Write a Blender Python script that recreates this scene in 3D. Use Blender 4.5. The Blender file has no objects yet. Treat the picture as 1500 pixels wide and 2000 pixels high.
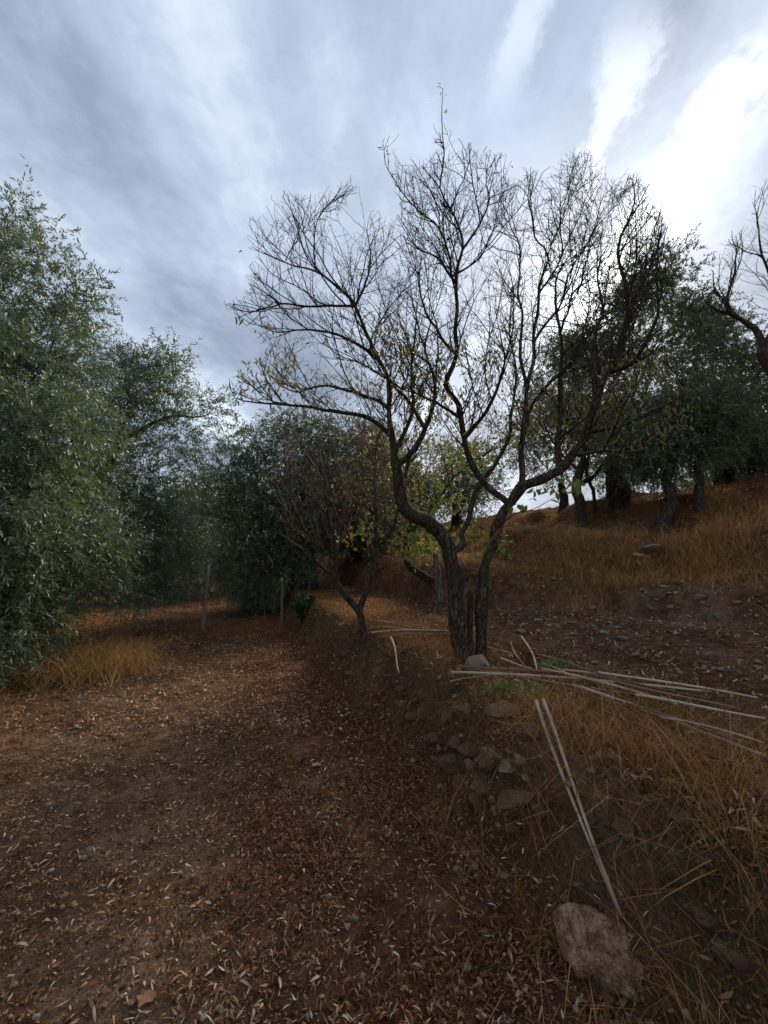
import bpy, math, random
import numpy as np
from mathutils import Vector, Matrix, kdtree

R = random.Random(7)
rng = np.random.default_rng(11)
sc = bpy.context.scene
COL = sc.collection

# ------------------------------------------------------------------ camera
EYE = 1.6
F = 850.0                      # focal length in pixels of a 1500 x 2000 frame
PITCH = math.radians(5.4)
cam_d = bpy.data.cameras.new('camera')
cam_d.sensor_fit = 'VERTICAL'
cam_d.sensor_height = 24.0
cam_d.lens = 24.0 * F / 2000.0
cam_d.clip_start = 0.05
cam_d.clip_end = 3000
cam = bpy.data.objects.new('camera', cam_d)
cam.location = (0, 0, EYE)
cam.rotation_euler = (math.pi / 2 + PITCH, 0, 0)
COL.objects.link(cam)
sc.camera = cam

# ------------------------------------------------------------------ view
sc.view_settings.view_transform = 'Standard'
sc.view_settings.look = 'None'
sc.view_settings.exposure = 1.0
sc.view_settings.gamma = 1.0
sc.view_settings.use_curve_mapping = False
sc.render.engine = 'CYCLES'
sc.cycles.max_bounces = 5
sc.cycles.diffuse_bounces = 2
sc.cycles.transparent_max_bounces = 4
sc.cycles.use_denoising = True

# ------------------------------------------------------------------ sky
SUN_AZ, SUN_EL = math.radians(26.0), math.radians(29.0)
sun_dir = Vector((math.sin(SUN_AZ) * math.cos(SUN_EL), math.cos(SUN_AZ) * math.cos(SUN_EL), math.sin(SUN_EL)))
world = bpy.data.worlds.new('World')
sc.world = world
world.use_nodes = True


class NT:
    """small helper for node trees"""
    def __init__(self, nt):
        self.nt = nt
        nt.nodes.clear()

    def n(self, kind, **kw):
        node = self.nt.nodes.new(kind)
        for k, v in kw.items():
            if k.startswith('i_'):
                key = k[2:]
                node.inputs[int(key) if key.isdigit() else key].default_value = v
            else:
                setattr(node, k, v)
        return node

    def l(self, a, b):
        self.nt.links.new(a, b)

    def math(self, op, a, b=None, c=None, clamp=False):
        m = self.n('ShaderNodeMath', operation=op, use_clamp=clamp)
        for i, v in enumerate((a, b, c)):
            if v is None:
                continue
            if isinstance(v, (int, float)):
                m.inputs[i].default_value = v
            else:
                self.l(v, m.inputs[i])
        return m.outputs[0]

    def mix(self, fac, a, b, blend='MIX', clampf=True):
        m = self.n('ShaderNodeMix', data_type='RGBA', blend_type=blend, clamp_factor=clampf)
        for sock, v in ((m.inputs[0], fac), (m.inputs[6], a), (m.inputs[7], b)):
            if isinstance(v, (int, float)):
                sock.default_value = v
            elif isinstance(v, tuple):
                sock.default_value = v if len(v) == 4 else (*v, 1)
            else:
                self.l(v, sock)
        return m.outputs[2]

    def ramp(self, fac, stops, interp='LINEAR'):
        r = self.n('ShaderNodeValToRGB')
        cr = r.color_ramp
        cr.interpolation = interp
        while len(cr.elements) < len(stops):
            cr.elements.new(0.5)
        for e, (p, c) in zip(cr.elements, stops):
            e.position = p
            e.color = (*c, 1) if isinstance(c, tuple) else (c, c, c, 1)
        self.l(fac, r.inputs[0])
        return r.outputs[0]

    def noise(self, vec, scale, detail=4, rough=0.55, dist=0.0):
        t = self.n('ShaderNodeTexNoise', i_Scale=scale, i_Detail=detail, i_Roughness=rough, i_Distortion=dist)
        if vec is not None:
            self.l(vec, t.inputs['Vector'])
        return t.outputs['Fac']

    def smooth(self, v, a, b):
        m = self.n('ShaderNodeMapRange', interpolation_type='SMOOTHSTEP', i_1=a, i_2=b)
        self.l(v, m.inputs[0])
        return m.outputs[0]


w = NT(world.node_tree)
tc = w.n('ShaderNodeTexCoord')
sky = w.n('ShaderNodeTexSky', sky_type='NISHITA', sun_disc=False, sun_elevation=SUN_EL, sun_rotation=SUN_AZ,
          altitude=400, air_density=1.2, dust_density=2.0, ozone_density=1.5)
sep = w.n('ShaderNodeSeparateXYZ')
w.l(tc.outputs['Generated'], sep.inputs[0])
dx, dy, dz = sep.outputs
zc = w.math('ADD', w.math('MAXIMUM', dz, 0.0), 0.06)
ca, sa = math.cos(math.radians(8.7)), math.sin(math.radians(8.7))
# the clouds run in streets along one bearing: b across the streets, a along them (cloud-plane coordinates)
bx = w.math('DIVIDE', w.math('SUBTRACT', w.math('MULTIPLY', dx, ca), w.math('MULTIPLY', dy, sa)), zc)
ax = w.math('DIVIDE', w.math('ADD', w.math('MULTIPLY', dy, ca), w.math('MULTIPLY', dx, sa)), zc)
cv = w.n('ShaderNodeCombineXYZ')
w.l(bx, cv.inputs[0]); w.l(w.math('MULTIPLY', ax, 0.42), cv.inputs[1])
cloudv = cv.outputs[0]
cv2 = w.n('ShaderNodeCombineXYZ', i_2=3.7)
w.l(bx, cv2.inputs[0]); w.l(w.math('MULTIPLY', ax, 0.8), cv2.inputs[1])
n_warp = w.noise(cloudv, 1.1, 4, 0.5)
n_big = w.noise(cloudv, 1.7, 6, 0.52, 0.25)
n_fine = w.math('ADD', w.math('MULTIPLY', w.noise(cv2.outputs[0], 3.4, 9, 0.60, 0.35), 0.7), w.math('MULTIPLY', w.noise(cv2.outputs[0], 9.5, 8, 0.62, 0.5), 0.3))
bw = w.math('ADD', bx, w.math('MULTIPLY', w.math('SUBTRACT', n_warp, 0.5), 0.9))
street = w.ramp(w.math('DIVIDE', w.math('ADD', bw, 2.5), 5.0),
                [(0.0, 0.45), (0.14, 0.38), (0.235, 0.66), (0.355, 0.24), (0.43, 0.62), (0.50, 0.50), (0.555, 0.42),
                 (0.60, 0.62), (0.66, 0.45), (0.76, 0.4), (1.0, 0.5)], 'B_SPLINE')
dens = w.math('ADD', w.math('ADD', w.math('MULTIPLY', street, 0.74), w.math('MULTIPLY', n_big, 0.62)),
              w.math('MULTIPLY', n_fine, 0.38))
cloud = w.ramp(dens, [(0.69, (0.165, 0.20, 0.275)), (0.785, (0.225, 0.275, 0.36)), (0.895, (0.37, 0.44, 0.55)), (1.0, (0.60, 0.675, 0.775))])


def band(x, c, hw, soft):
    d = w.math('ABSOLUTE', w.math('SUBTRACT', x, c))
    return w.math('SUBTRACT', 1.0, w.smooth(d, hw, hw + soft))


# bright wisps of thin sunlit cloud
wob = w.math('MULTIPLY', w.math('SUBTRACT', w.noise(cv2.outputs[0], 3.6, 10, 0.68), 0.5), 0.34)
bb = w.math('ADD', bx, wob)
p1 = w.math('MULTIPLY', band(bb, 0.56, 0.030, 0.05), w.math('MULTIPLY', w.smooth(ax, 0.74, 0.9), w.math('SUBTRACT', 1.0, w.smooth(ax, 1.5, 2.4))))
p1 = w.math('MULTIPLY', p1, w.smooth(w.noise(cv2.outputs[0], 7.0, 8, 0.65, 0.6), 0.36, 0.50))
p2 = w.math('MULTIPLY', band(bb, 0.34, 0.02, 0.05), w.math('MULTIPLY', w.smooth(ax, 0.66, 0.82), w.math('SUBTRACT', 1.0, w.smooth(ax, 1.0, 1.15))))
p3 = w.math('MULTIPLY', band(bb, 0.13, 0.02, 0.05), w.math('SUBTRACT', 1.0, w.smooth(ax, 0.72, 0.9)))
c2 = w.mix(w.math('MULTIPLY', p1, 0.95), cloud, (0.97, 1.02, 1.03))
c2 = w.mix(w.math('MULTIPLY', w.math('MAXIMUM', p2, p3), 0.55), c2, (0.80, 0.86, 0.93))
# thin blue-grey opening of clear sky high up
open_ = w.math('MULTIPLY', band(bx, 0.12, 0.10, 0.22), w.math('SUBTRACT', 1.0, w.smooth(ax, 0.9, 1.5)))
skyc = w.mix(1.0, sky.outputs[0], (0.11, 0.11, 0.11), 'MULTIPLY')
c2 = w.mix(w.math('MULTIPLY', open_, 0.35), c2, (0.30, 0.40, 0.56))
# light of the veiled sun spreading through the cloud
dp = w.n('ShaderNodeVectorMath', operation='DOT_PRODUCT')
w.l(tc.outputs['Generated'], dp.inputs[0]); dp.inputs[1].default_value = sun_dir
dotv = w.math('MAXIMUM', dp.outputs['Value'], 0.0)
thin = w.math('ADD', 0.55, w.math('MULTIPLY', n_fine, 0.9))
g = w.math('ADD', w.math('MULTIPLY', w.math('POWER', dotv, 9.0), 0.06),
           w.math('ADD', w.math('MULTIPLY', w.math('POWER', dotv, 40.0), 0.26), w.math('MULTIPLY', w.math('POWER', dotv, 500.0), 0.9)))
g = w.math('MULTIPLY', g, thin)
c3 = w.mix(g, c2, (1.0, 1.0, 1.0), 'ADD', False)
fin = w.mix(0.06, c3, skyc)
hz = w.math('SUBTRACT', 1.0, w.smooth(dz, 0.0, 0.22))
fin = w.mix(w.math('MULTIPLY', hz, 0.55), fin, (0.46, 0.52, 0.62))
fin10 = w.mix(1.0, fin, (7.5, 7.45, 7.4), 'MULTIPLY')
bg = w.n('ShaderNodeBackground', i_Strength=0.1)
w.l(fin10, bg.inputs[0])
wo = w.n('ShaderNodeOutputWorld')
w.l(bg.outputs[0], wo.inputs[0])

sun_l = bpy.data.lights.new('sun', 'SUN')
sun_l.energy = 3.2
sun_l.angle = math.radians(16)
sun_l.color = (1.0, 0.86, 0.68)
sun_o = bpy.data.objects.new('sun', sun_l)
sun_o.rotation_euler = (-sun_dir).to_track_quat('-Z', 'Y').to_euler()
sun_o.location = (0, 0, 20)
COL.objects.link(sun_o)


# ------------------------------------------------------------------ noise
def vnoise(p, seed=0):
    p = np.asarray(p, float)
    i = np.floor(p).astype(np.int64)
    f = p - i
    f = f * f * (3 - 2 * f)

    def h(a, b, c):
        x = (a * 374761393 + b * 668265263 + c * 2147483647 + seed * 1274126177) & 0xFFFFFFFF
        x = ((x ^ (x >> 13)) * 1274126177) & 0xFFFFFFFF
        x = ((x ^ (x >> 16)) * 2246822519) & 0xFFFFFFFF
        return ((x ^ (x >> 15)) & 0xFFFFFF) / float(0xFFFFFF)
    a, b, c = i[..., 0], i[..., 1], i[..., 2]
    u, v, t = f[..., 0], f[..., 1], f[..., 2]
    x00 = h(a, b, c) * (1 - u) + h(a + 1, b, c) * u
    x10 = h(a, b + 1, c) * (1 - u) + h(a + 1, b + 1, c) * u
    x01 = h(a, b, c + 1) * (1 - u) + h(a + 1, b, c + 1) * u
    x11 = h(a, b + 1, c + 1) * (1 - u) + h(a + 1, b + 1, c + 1) * u
    return ((x00 * (1 - v) + x10 * v) * (1 - t) + (x01 * (1 - v) + x11 * v) * t) * 2 - 1


def fbm(p, octv=4, seed=0):
    s, a = 0, 1.0
    p = np.asarray(p, float)
    for o in range(octv):
        s = s + a * vnoise(p * (2 ** o), seed + o * 17)
        a *= 0.5
    return s


def n2(x, y, f, octv=3, seed=0):
    return fbm(np.stack([np.asarray(x) * f, np.asarray(y) * f, np.zeros_like(np.asarray(x, float)) + 0.37], -1), octv, seed)


def ss(a, b, x):
    t = np.clip((np.asarray(x, float) - a) / (b - a), 0, 1)
    return t * t * (3 - 2 * t)


# ------------------------------------------------------------------ terrain
def UV(x, y):
    return 0.944 * x + 0.33 * y, -0.33 * x + 0.944 * y


def bank_off(x, y, v):
    return 0.16 * n2(v, v * 0, 0.7, 3, 5)


def hill_foot(v):
    return 5.6 - 2.3 * ss(5.4, 7.4, v)


def H(x, y, fine=True):
    x = np.asarray(x, float); y = np.asarray(y, float)
    u, v = UV(x, y)
    near = 1 - ss(12, 40, np.hypot(x, y))
    z = 0.035 * n2(x, y, 0.9, 3, 1)
    off = bank_off(x, y, v)
    s = ss(1.26 + off, 1.66 + off, u)
    bh = 0.60 - 0.02 * ss(10, 30, v) * u * 0
    z = z + bh * s + 0.05 * np.exp(-((u - off - 1.78) / 0.16) ** 2) * (0.6 + 0.6 * n2(x, y, 2.0, 2, 15))
    face = 4 * s * (1 - s)
    top = ss(1.7, 2.1, u)
    z = z + face * (0.19 * n2(x, y, 3.1, 4, 3) + 0.035 * n2(x, y, 11.0, 2, 6) + 0.09 * (0.5 - np.abs(n2(x, y, 5.2, 2, 16)))) + 0.02 * np.clip(u - 1.9, 0, 4)
    # rubble look at the near wall
    # hillside above the terrace
    uf = hill_foot(v) + 0.25 * n2(x, y, 0.6, 3, 8)
    T = 11.2
    t = np.clip((u - uf) / (T - uf), 0, 1.0)
    st = t + 0.050 * np.sin(t * 2 * np.pi * 3.0 + 0.8 * n2(x, y, 0.5, 2, 91))
    rise = 2.65 * np.where(t < 1, st, 1.0)
    z = z + rise * ss(-0.0, 0.08, t)
    z = z + 0.42 * ss(0.0, 0.3, u - uf) * ss(6.0, 7.5, v)
    z = z - 0.42 * ss(6.0, 7.5, v) * ss(0.3, 6.5, u - uf)
    z = z + ss(0.5, 2.0, u - uf) * 0.26 * n2(x, y, 0.9, 4, 12) * (1 - ss(13, 17, y) * .8)
    z = z - np.clip(u - 12.0, 0, 60) * 0.02
    # rough verge left of the track
    lf = ss(2.0, 3.2, -u)
    z = z + lf * (0.05 * n2(x, y, 1.6, 3, 21) + 0.04) - 0.18 * ss(3.5, 7, -u)
    z = z + near * 0.018 * n2(x, y, 5.0, 3, 31)
    if fine:
        z = z + near * (0.006 + 0.012 * s * (1 - lf)) * n2(x, y, 17.0, 3, 41)
    far = ss(40, 160, np.hypot(x, y))
    return z * (1 - far) + far * (-1.0)


def ray(px, py):
    x, up = (px - 750.0) / F, (1000.0 - py) / F
    c, s = math.cos(PITCH), math.sin(PITCH)
    return np.array([x, c - s * up, s + c * up])


def P(px, py, Y):
    r = ray(px, py)
    return np.array([r[0] * Y / r[1], Y, EYE + r[2] * Y / r[1]])


def G(px, py, tmax=60):
    """where the line of sight through that point of the photograph meets the terrain"""
    r = ray(px, py)
    t = np.linspace(0.8, tmax, 6000)
    z = EYE + r[2] * t
    below = z < H(r[0] * t, r[1] * t)
    if not below.any():
        k = len(t) - 1
    else:
        k = int(np.argmax(below))
    return np.array([r[0] * t[k], r[1] * t[k], float(H(r[0] * t[k], r[1] * t[k]))])


# ------------------------------------------------------------------ mesh helpers
def mesh_np(name, verts, faces, mat, attrs=None, smooth=False, nside=None):
    """faces: (n,3) or (n,4) array, or list of arrays of both"""
    me = bpy.data.meshes.new(name)
    verts = np.asarray(verts, np.float32)
    fl = faces if isinstance(faces, list) else [faces]
    fl = [np.asarray(f, np.int32) for f in fl if len(f)]
    me.vertices.add(len(verts))
    me.vertices.foreach_set('co', verts.ravel())
    nl = sum(f.size for f in fl)
    nf = sum(len(f) for f in fl)
    me.loops.add(nl)
    me.loops.foreach_set('vertex_index', np.concatenate([f.ravel() for f in fl]))
    me.polygons.add(nf)
    tot = np.concatenate([np.full(len(f), f.shape[1], np.int32) for f in fl])
    st = np.concatenate([[0], np.cumsum(tot)[:-1]]).astype(np.int32)
    me.polygons.foreach_set('loop_start', st)
    me.polygons.foreach_set('loop_total', tot)
    if smooth:
        me.polygons.foreach_set('use_smooth', np.ones(nf, bool))
    me.update(calc_edges=True)
    for k, v in (attrs or {}).items():
        at = me.attributes.new(k, 'FLOAT', 'POINT')
        at.data.foreach_set('value', np.asarray(v, np.float32))
    me.materials.append(mat)
    return me


def obj(name, me, parent=None, kind=None, label=None, category=None, group=None, loc=None):
    o = bpy.data.objects.new(name, me)
    COL.objects.link(o)
    if parent is not None:
        o.parent = parent
    if loc is not None:
        o.location = loc
    if kind: o['kind'] = kind
    if label: o['label'] = label
    if category: o['category'] = category
    if group: o['group'] = group
    return o


def thing(name, label, category, loc, group=None):
    o = obj(name, None, None, None, label, category, group, loc)
    o.empty_display_size = 0.2
    return o


def norm(a):
    return a / (np.linalg.norm(a, axis=-1, keepdims=True) + 1e-9)


# ------------------------------------------------------------------ materials
def mat_base(name):
    m = bpy.data.materials.new(name)
    m.use_nodes = True
    t = NT(m.node_tree)
    out = t.n('ShaderNodeOutputMaterial')
    b = t.n('ShaderNodeBsdfPrincipled')
    t.l(b.outputs[0], out.inputs[0])
    b.inputs['Specular IOR Level'].default_value = 0.06
    return m, t, b, out


def bump(t, b, h, strength, dist=0.02):
    bn = t.n('ShaderNodeBump', i_Strength=strength, i_Distance=dist)
    t.l(h, bn.inputs['Height'])
    t.l(bn.outputs[0], b.inputs['Normal'])


def m_bark(name, c_dark, c_mid, c_light, moss=0.0, scale=1.0, bstr=0.9):
    m, t, b, out = mat_base(name)
    tc = t.n('ShaderNodeTexCoord')
    mp = t.n('ShaderNodeMapping')
    mp.inputs['Scale'].default_value = (1, 1, 0.28)
    t.l(tc.outputs['Object'], mp.inputs[0])
    v = mp.outputs[0]
    vo = t.n('ShaderNodeTexVoronoi', feature='DISTANCE_TO_EDGE', i_Scale=38 * scale)
    t.l(v, vo.inputs['Vector'])
    nz = t.noise(v, 20 * scale, 6, 0.65)
    big = t.noise(tc.outputs['Object'], 3.0 * scale, 4, 0.6)
    crack = t.smooth(vo.outputs['Distance'], 0.0, 0.16)
    col = t.ramp(nz, [(0.3, c_dark), (0.52, c_mid), (0.75, c_light)])
    col = t.mix(t.math('SUBTRACT', 0.75, t.math('MULTIPLY', crack, 0.75)), col, tuple(c * 0.35 for c in c_dark))
    if moss:
        col = t.mix(t.math('MULTIPLY', t.smooth(big, 0.5, 0.66), moss), col, (0.055, 0.062, 0.022))
    t.l(col, b.inputs['Base Color'])
    b.inputs['Roughness'].default_value = 0.9
    h = t.math('ADD', t.math('MULTIPLY', crack, 0.7), t.math('MULTIPLY', nz, 0.6))
    bump(t, b, h, bstr, 0.012)
    return m


def m_leaf(name, stops, back=None, transl=0.25, rough=0.5, attr='tint'):
    m, t, b, out = mat_base(name)
    at = t.n('ShaderNodeAttribute', attribute_name=attr)
    col = t.ramp(at.outputs['Fac'], stops)
    if back:
        gm = t.n('ShaderNodeNewGeometry')
        col = t.mix(t.math('MULTIPLY', gm.outputs['Backfacing'], 0.85), col, back)
    t.l(col, b.inputs['Base Color'])
    b.inputs['Roughness'].default_value = rough
    if 'Specular IOR Level' in b.inputs:
        b.inputs['Specular IOR Level'].default_value = 0.22 if 'olive' in name else 0.05
    if transl > 0:
        tr = t.n('ShaderNodeBsdfTranslucent')
        t.l(t.mix(1.0, col, (1.3, 1.35, 0.75), 'MULTIPLY'), tr.inputs[0])
        mx = t.n('ShaderNodeMixShader', i_0=transl)
        t.l(b.outputs[0], mx.inputs[1]); t.l(tr.outputs[0], mx.inputs[2])
        t.l(mx.outputs[0], out.inputs[0])
    return m


M_ALMOND = m_bark('almond_bark', (0.030, 0.022, 0.016), (0.085, 0.063, 0.045), (0.18, 0.138, 0.10), 0.6)
M_TWIG = m_bark('twig_bark', (0.03, 0.022, 0.02), (0.055, 0.042, 0.038), (0.10, 0.08, 0.075), 0.0)
M_TWIG_RED = m_bark('reddish_twig_bark', (0.12, 0.075, 0.062), (0.22, 0.15, 0.125), (0.36, 0.27, 0.235), 0.0)
M_OLIVEBARK = m_bark('olive_bark', (0.03, 0.024, 0.019), (0.08, 0.064, 0.050), (0.15, 0.125, 0.10), 0.2)
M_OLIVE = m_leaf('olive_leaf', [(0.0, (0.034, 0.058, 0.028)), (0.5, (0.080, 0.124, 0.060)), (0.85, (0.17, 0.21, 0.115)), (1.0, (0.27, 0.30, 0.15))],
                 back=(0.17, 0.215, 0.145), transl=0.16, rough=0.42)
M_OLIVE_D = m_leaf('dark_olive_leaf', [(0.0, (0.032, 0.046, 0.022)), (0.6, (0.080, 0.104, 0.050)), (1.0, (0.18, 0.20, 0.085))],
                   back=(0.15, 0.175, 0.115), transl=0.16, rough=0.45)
M_DRYLEAF = m_leaf('dry_hanging_leaf', [(0.0, (0.12, 0.085, 0.045)), (0.5, (0.19, 0.155, 0.075)), (0.8, (0.20, 0.20, 0.08)), (1.0, (0.13, 0.18, 0.06))], transl=0.35)
M_AUTUMN = m_leaf('autumn_leaf', [(0.0, (0.10, 0.14, 0.045)), (0.35, (0.19, 0.21, 0.065)), (0.6, (0.27, 0.22, 0.075)), (0.9, (0.27, 0.14, 0.05)), (1.0, (0.24, 0.085, 0.035))], transl=0.32)
M_WEED = m_leaf('fresh_weed_leaf', [(0.0, (0.06, 0.12, 0.04)), (1.0, (0.17, 0.27, 0.11))], transl=0.25)
M_SHRUB = m_leaf('shrub_leaf', [(0.0, (0.02, 0.038, 0.02)), (1.0, (0.05, 0.085, 0.04))], transl=0.2)
M_LITTER = m_leaf('fallen_leaf_litter', [(0.0, (0.085, 0.034, 0.017)), (0.35, (0.19, 0.088, 0.044)), (0.62, (0.27, 0.150, 0.080)), (0.82, (0.38, 0.25, 0.145)), (1.0, (0.55, 0.45, 0.33))], transl=0.08, rough=0.65)
M_GRASS = m_leaf('dry_grass', [(0.0, (0.10, 0.045, 0.022)), (0.4, (0.24, 0.105, 0.038)), (0.75, (0.40, 0.20, 0.062)), (1.0, (0.50, 0.34, 0.16))], transl=0.2, rough=0.6)


def m_cane(name, dark, light):
    m, t, b, out = mat_base(name)
    tc = t.n('ShaderNodeTexCoord')
    oi = t.n('ShaderNodeObjectInfo')
    mp = t.n('ShaderNodeMapping'); mp.inputs['Scale'].default_value = (60, 60, 2.5)
    t.l(tc.outputs['Object'], mp.inputs[0])
    nz = t.noise(mp.outputs[0], 1.0, 5, 0.6)
    big = t.noise(tc.outputs['Object'], 1.6, 4, 0.6)
    f = t.math('ADD', t.math('MULTIPLY', nz, 0.5), t.math('MULTIPLY', big, 0.7))
    f = t.math('ADD', f, t.math('MULTIPLY', t.math('SUBTRACT', oi.outputs['Random'], 0.5), 0.35))
    col = t.ramp(f, [(0.38, dark), (0.55, tuple((a + b_) / 2 for a, b_ in zip(dark, light))), (0.75, light)])
    at = t.n('ShaderNodeAttribute', attribute_name='node_ring')
    col = t.mix(t.math('MULTIPLY', at.outputs['Fac'], 0.75), col, (0.05, 0.03, 0.02))
    seg = t.noise(tc.outputs['Object'], 5.0, 3, 0.6)
    col = t.mix(t.math('MULTIPLY', t.smooth(seg, 0.5, 0.68), 0.7), col, (0.13, 0.075, 0.045))
    t.l(col, b.inputs['Base Color'])
    b.inputs['Roughness'].default_value = 0.55
    bump(t, b, nz, 0.3, 0.002)
    return m


M_CANE = m_cane('weathered_cane', (0.13, 0.078, 0.048), (0.60, 0.46, 0.33))
M_CANE_RED = m_cane('brown_cane', (0.09, 0.045, 0.028), (0.26, 0.16, 0.10))
M_STRAW = m_cane('straw_stalk', (0.16, 0.09, 0.045), (0.42, 0.29, 0.15))
M_POST = m_cane('weathered_post_wood', (0.10, 0.075, 0.055), (0.30, 0.25, 0.20))


def m_rock(name, cols, s=1.0, lichen=0.5):
    m, t, b, out = mat_base(name)
    tc = t.n('ShaderNodeTexCoord')
    oi = t.n('ShaderNodeObjectInfo')
    ad = t.n('ShaderNodeVectorMath', operation='ADD')
    t.l(tc.outputs['Object'], ad.inputs[0]); t.l(oi.outputs['Location'], ad.inputs[1])
    v = ad.outputs[0]
    n1 = t.noise(v, 7 * s, 8, 0.68)
    n3 = t.noise(v, 40 * s, 5, 0.7)
    vo = t.n('ShaderNodeTexVoronoi', i_Scale=46 * s)
    t.l(v, vo.inputs['Vector'])
    f = t.math('ADD', t.math('MULTIPLY', n1, 0.65), t.math('MULTIPLY', n3, 0.35))
    col = t.ramp(f, [(0.38, cols[0]), (0.5, cols[1]), (0.62, cols[2])])
    sp = t.math('SUBTRACT', 1.0, t.smooth(vo.outputs['Distance'], 0.12, 0.3))
    wn = t.n('ShaderNodeTexWhiteNoise'); t.l(vo.outputs['Position'], wn.inputs['Vector'])
    sp = t.math('MULTIPLY', sp, t.smooth(wn.outputs['Value'], 0.7, 0.75))
    col = t.mix(t.math('MULTIPLY', sp, lichen), col, (0.36, 0.30, 0.23))
    t.l(col, b.inputs['Base Color'])
    b.inputs['Roughness'].default_value = 0.92
    bump(t, b, t.math('ADD', n1, t.math('MULTIPLY', n3, 0.6)), 1.0, 0.05)
    return m


M_BOULDER = m_rock('boulder_stone', [(0.085, 0.050, 0.028), (0.36, 0.215, 0.125), (0.74, 0.49, 0.31)], 2.4, 0.9)
M_ROCK = m_rock('bank_stone', [(0.075, 0.044, 0.023), (0.30, 0.185, 0.098), (0.56, 0.38, 0.22)], 1.6, 0.5)
M_PALE = m_rock('pale_stone', [(0.28, 0.20, 0.135), (0.50, 0.375, 0.27), (0.68, 0.55, 0.42)], 2.0, 0.3)


def m_ground():
    m, t, b, out = mat_base('earth')
    tc = t.n('ShaderNodeTexCoord')
    v = tc.outputs['Object']
    A = lambda k: t.n('ShaderNodeAttribute', attribute_name=k).outputs['Fac']
    n1 = t.noise(v, 1.3, 6, 0.6)
    n2_ = t.noise(v, 9.0, 7, 0.68)
    n3 = t.noise(v, 70.0, 4, 0.7)
    n4 = t.noise(v, 210.0, 3, 0.7)
    f = t.math('ADD', t.math('MULTIPLY', n1, 0.28), t.math('ADD', t.math('MULTIPLY', n2_, 0.32), t.math('ADD', t.math('MULTIPLY', n3, 0.25), t.math('MULTIPLY', n4, 0.15))))
    soil = t.ramp(f, [(0.40, (0.030, 0.019, 0.012)), (0.5, (0.160, 0.100, 0.062)), (0.60, (0.37, 0.245, 0.16))])
    litter = t.ramp(f, [(0.40, (0.026, 0.012, 0.007)), (0.5, (0.155, 0.070, 0.036)), (0.62, (0.36, 0.175, 0.088))])
    grass = t.ramp(f, [(0.38, (0.045, 0.024, 0.012)), (0.5, (0.175, 0.088, 0.038)), (0.64, (0.36, 0.19, 0.075))])
    face = t.ramp(f, [(0.38, (0.040, 0.025, 0.014)), (0.5, (0.18, 0.118, 0.064)), (0.64, (0.38, 0.27, 0.155))])
    moss = (0.075, 0.078, 0.032)
    face = t.mix(t.math('MULTIPLY', t.smooth(n2_, 0.47, 0.60), 0.7), face, moss)
    nn = t.math('MULTIPLY', t.math('SUBTRACT', n2_, 0.5), 1.1)
    col = t.mix(t.math('ADD', A('litter'), t.math('MULTIPLY', nn, A('litter')), clamp=True), soil, litter)
    col = t.mix(t.math('ADD', A('grass'), t.math('MULTIPLY', nn, A('grass')), clamp=True), col, grass)
    col = t.mix(A('face'), col, face)
    # little pale chips of stone
    vo = t.n('ShaderNodeTexVoronoi', i_Scale=42.0)
    t.l(v, vo.inputs['Vector'])
    wn = t.n('ShaderNodeTexWhiteNoise'); t.l(vo.outputs['Position'], wn.inputs['Vector'])
    chip = t.math('MULTIPLY', t.math('SUBTRACT', 1.0, t.smooth(vo.outputs['Distance'], 0.18, 0.26)), t.smooth(wn.outputs['Value'], 0.90, 0.92))
    col = t.mix(t.math('MULTIPLY', chip, 0.7), col, (0.26, 0.20, 0.155))
    t.l(col, b.inputs['Base Color'])
    b.inputs['Roughness'].default_value = 0.95
    if 'Specular IOR Level' in b.inputs:
        b.inputs['Specular IOR Level'].default_value = 0.0
    vo2 = t.n('ShaderNodeTexVoronoi', i_Scale=22.0)
    t.l(v, vo2.inputs['Vector'])
    h = t.math('ADD', t.math('MULTIPLY', n2_, 0.9), t.math('ADD', t.math('MULTIPLY', n3, 0.8), t.math('MULTIPLY', vo2.outputs['Distance'], -0.4)))
    bump(t, b, h, 1.0, 0.08)
    return m


M_GROUND = m_ground()

# ------------------------------------------------------------------ ground sheet
def axis(lo, hi, fine_lo, fine_hi, step, grow=1.045):
    c = list(np.arange(fine_lo, fine_hi, step))
    s, x = step, c[-1]
    while x < hi:
        s *= grow; x += s; c.append(x)
    s, x = step, c[0]
    pre = []
    while x > lo:
        s *= grow; x -= s; pre.append(x)
    return np.array(pre[::-1] + c)


gx = axis(-900, 900, -1.6, 3.0, 0.026)
gy = axis(-900, 900, 0.9, 5.2, 0.026, 1.04)
X, Y = np.meshgrid(gx, gy)
Z = H(X, Y)
U, V = UV(X, Y)
nx, ny = len(gx), len(gy)
idx = np.arange(nx * ny).reshape(ny, nx)
quads = np.stack([idx[:-1, :-1], idx[:-1, 1:], idx[1:, 1:], idx[1:, :-1]], -1).reshape(-1, 4)
offb = bank_off(X, Y, V)
ub = U - offb
facem = ss(1.15, 1.35, ub) * (1 - ss(1.75, 1.95, ub)) * (0.65 + 0.5 * n2(X, Y, 1.5, 2, 77))
litm = ss(-0.3, 1.0, ub + 0.35 * n2(X, Y, 1.2, 3, 50)) * (1 - ss(1.35, 1.6, ub)) * 0.95
litm = np.maximum(litm, ss(1.6, 2.3, -U + 0.3 * n2(X, Y, 1.1, 3, 51)) * 0.5)
litm = np.maximum(litm, ss(7.5, 9.5, V) * 0.8)
litm = np.maximum(litm, ss(1.8, 2.4, ub) * (0.45 + 0.35 * n2(X, Y, 0.8, 3, 55)))
litm = np.maximum(litm, (U < 1.2) * (0.12 + 0.22 * n2(X, Y, 1.4, 3, 56)))
uf = hill_foot(V)
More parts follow.
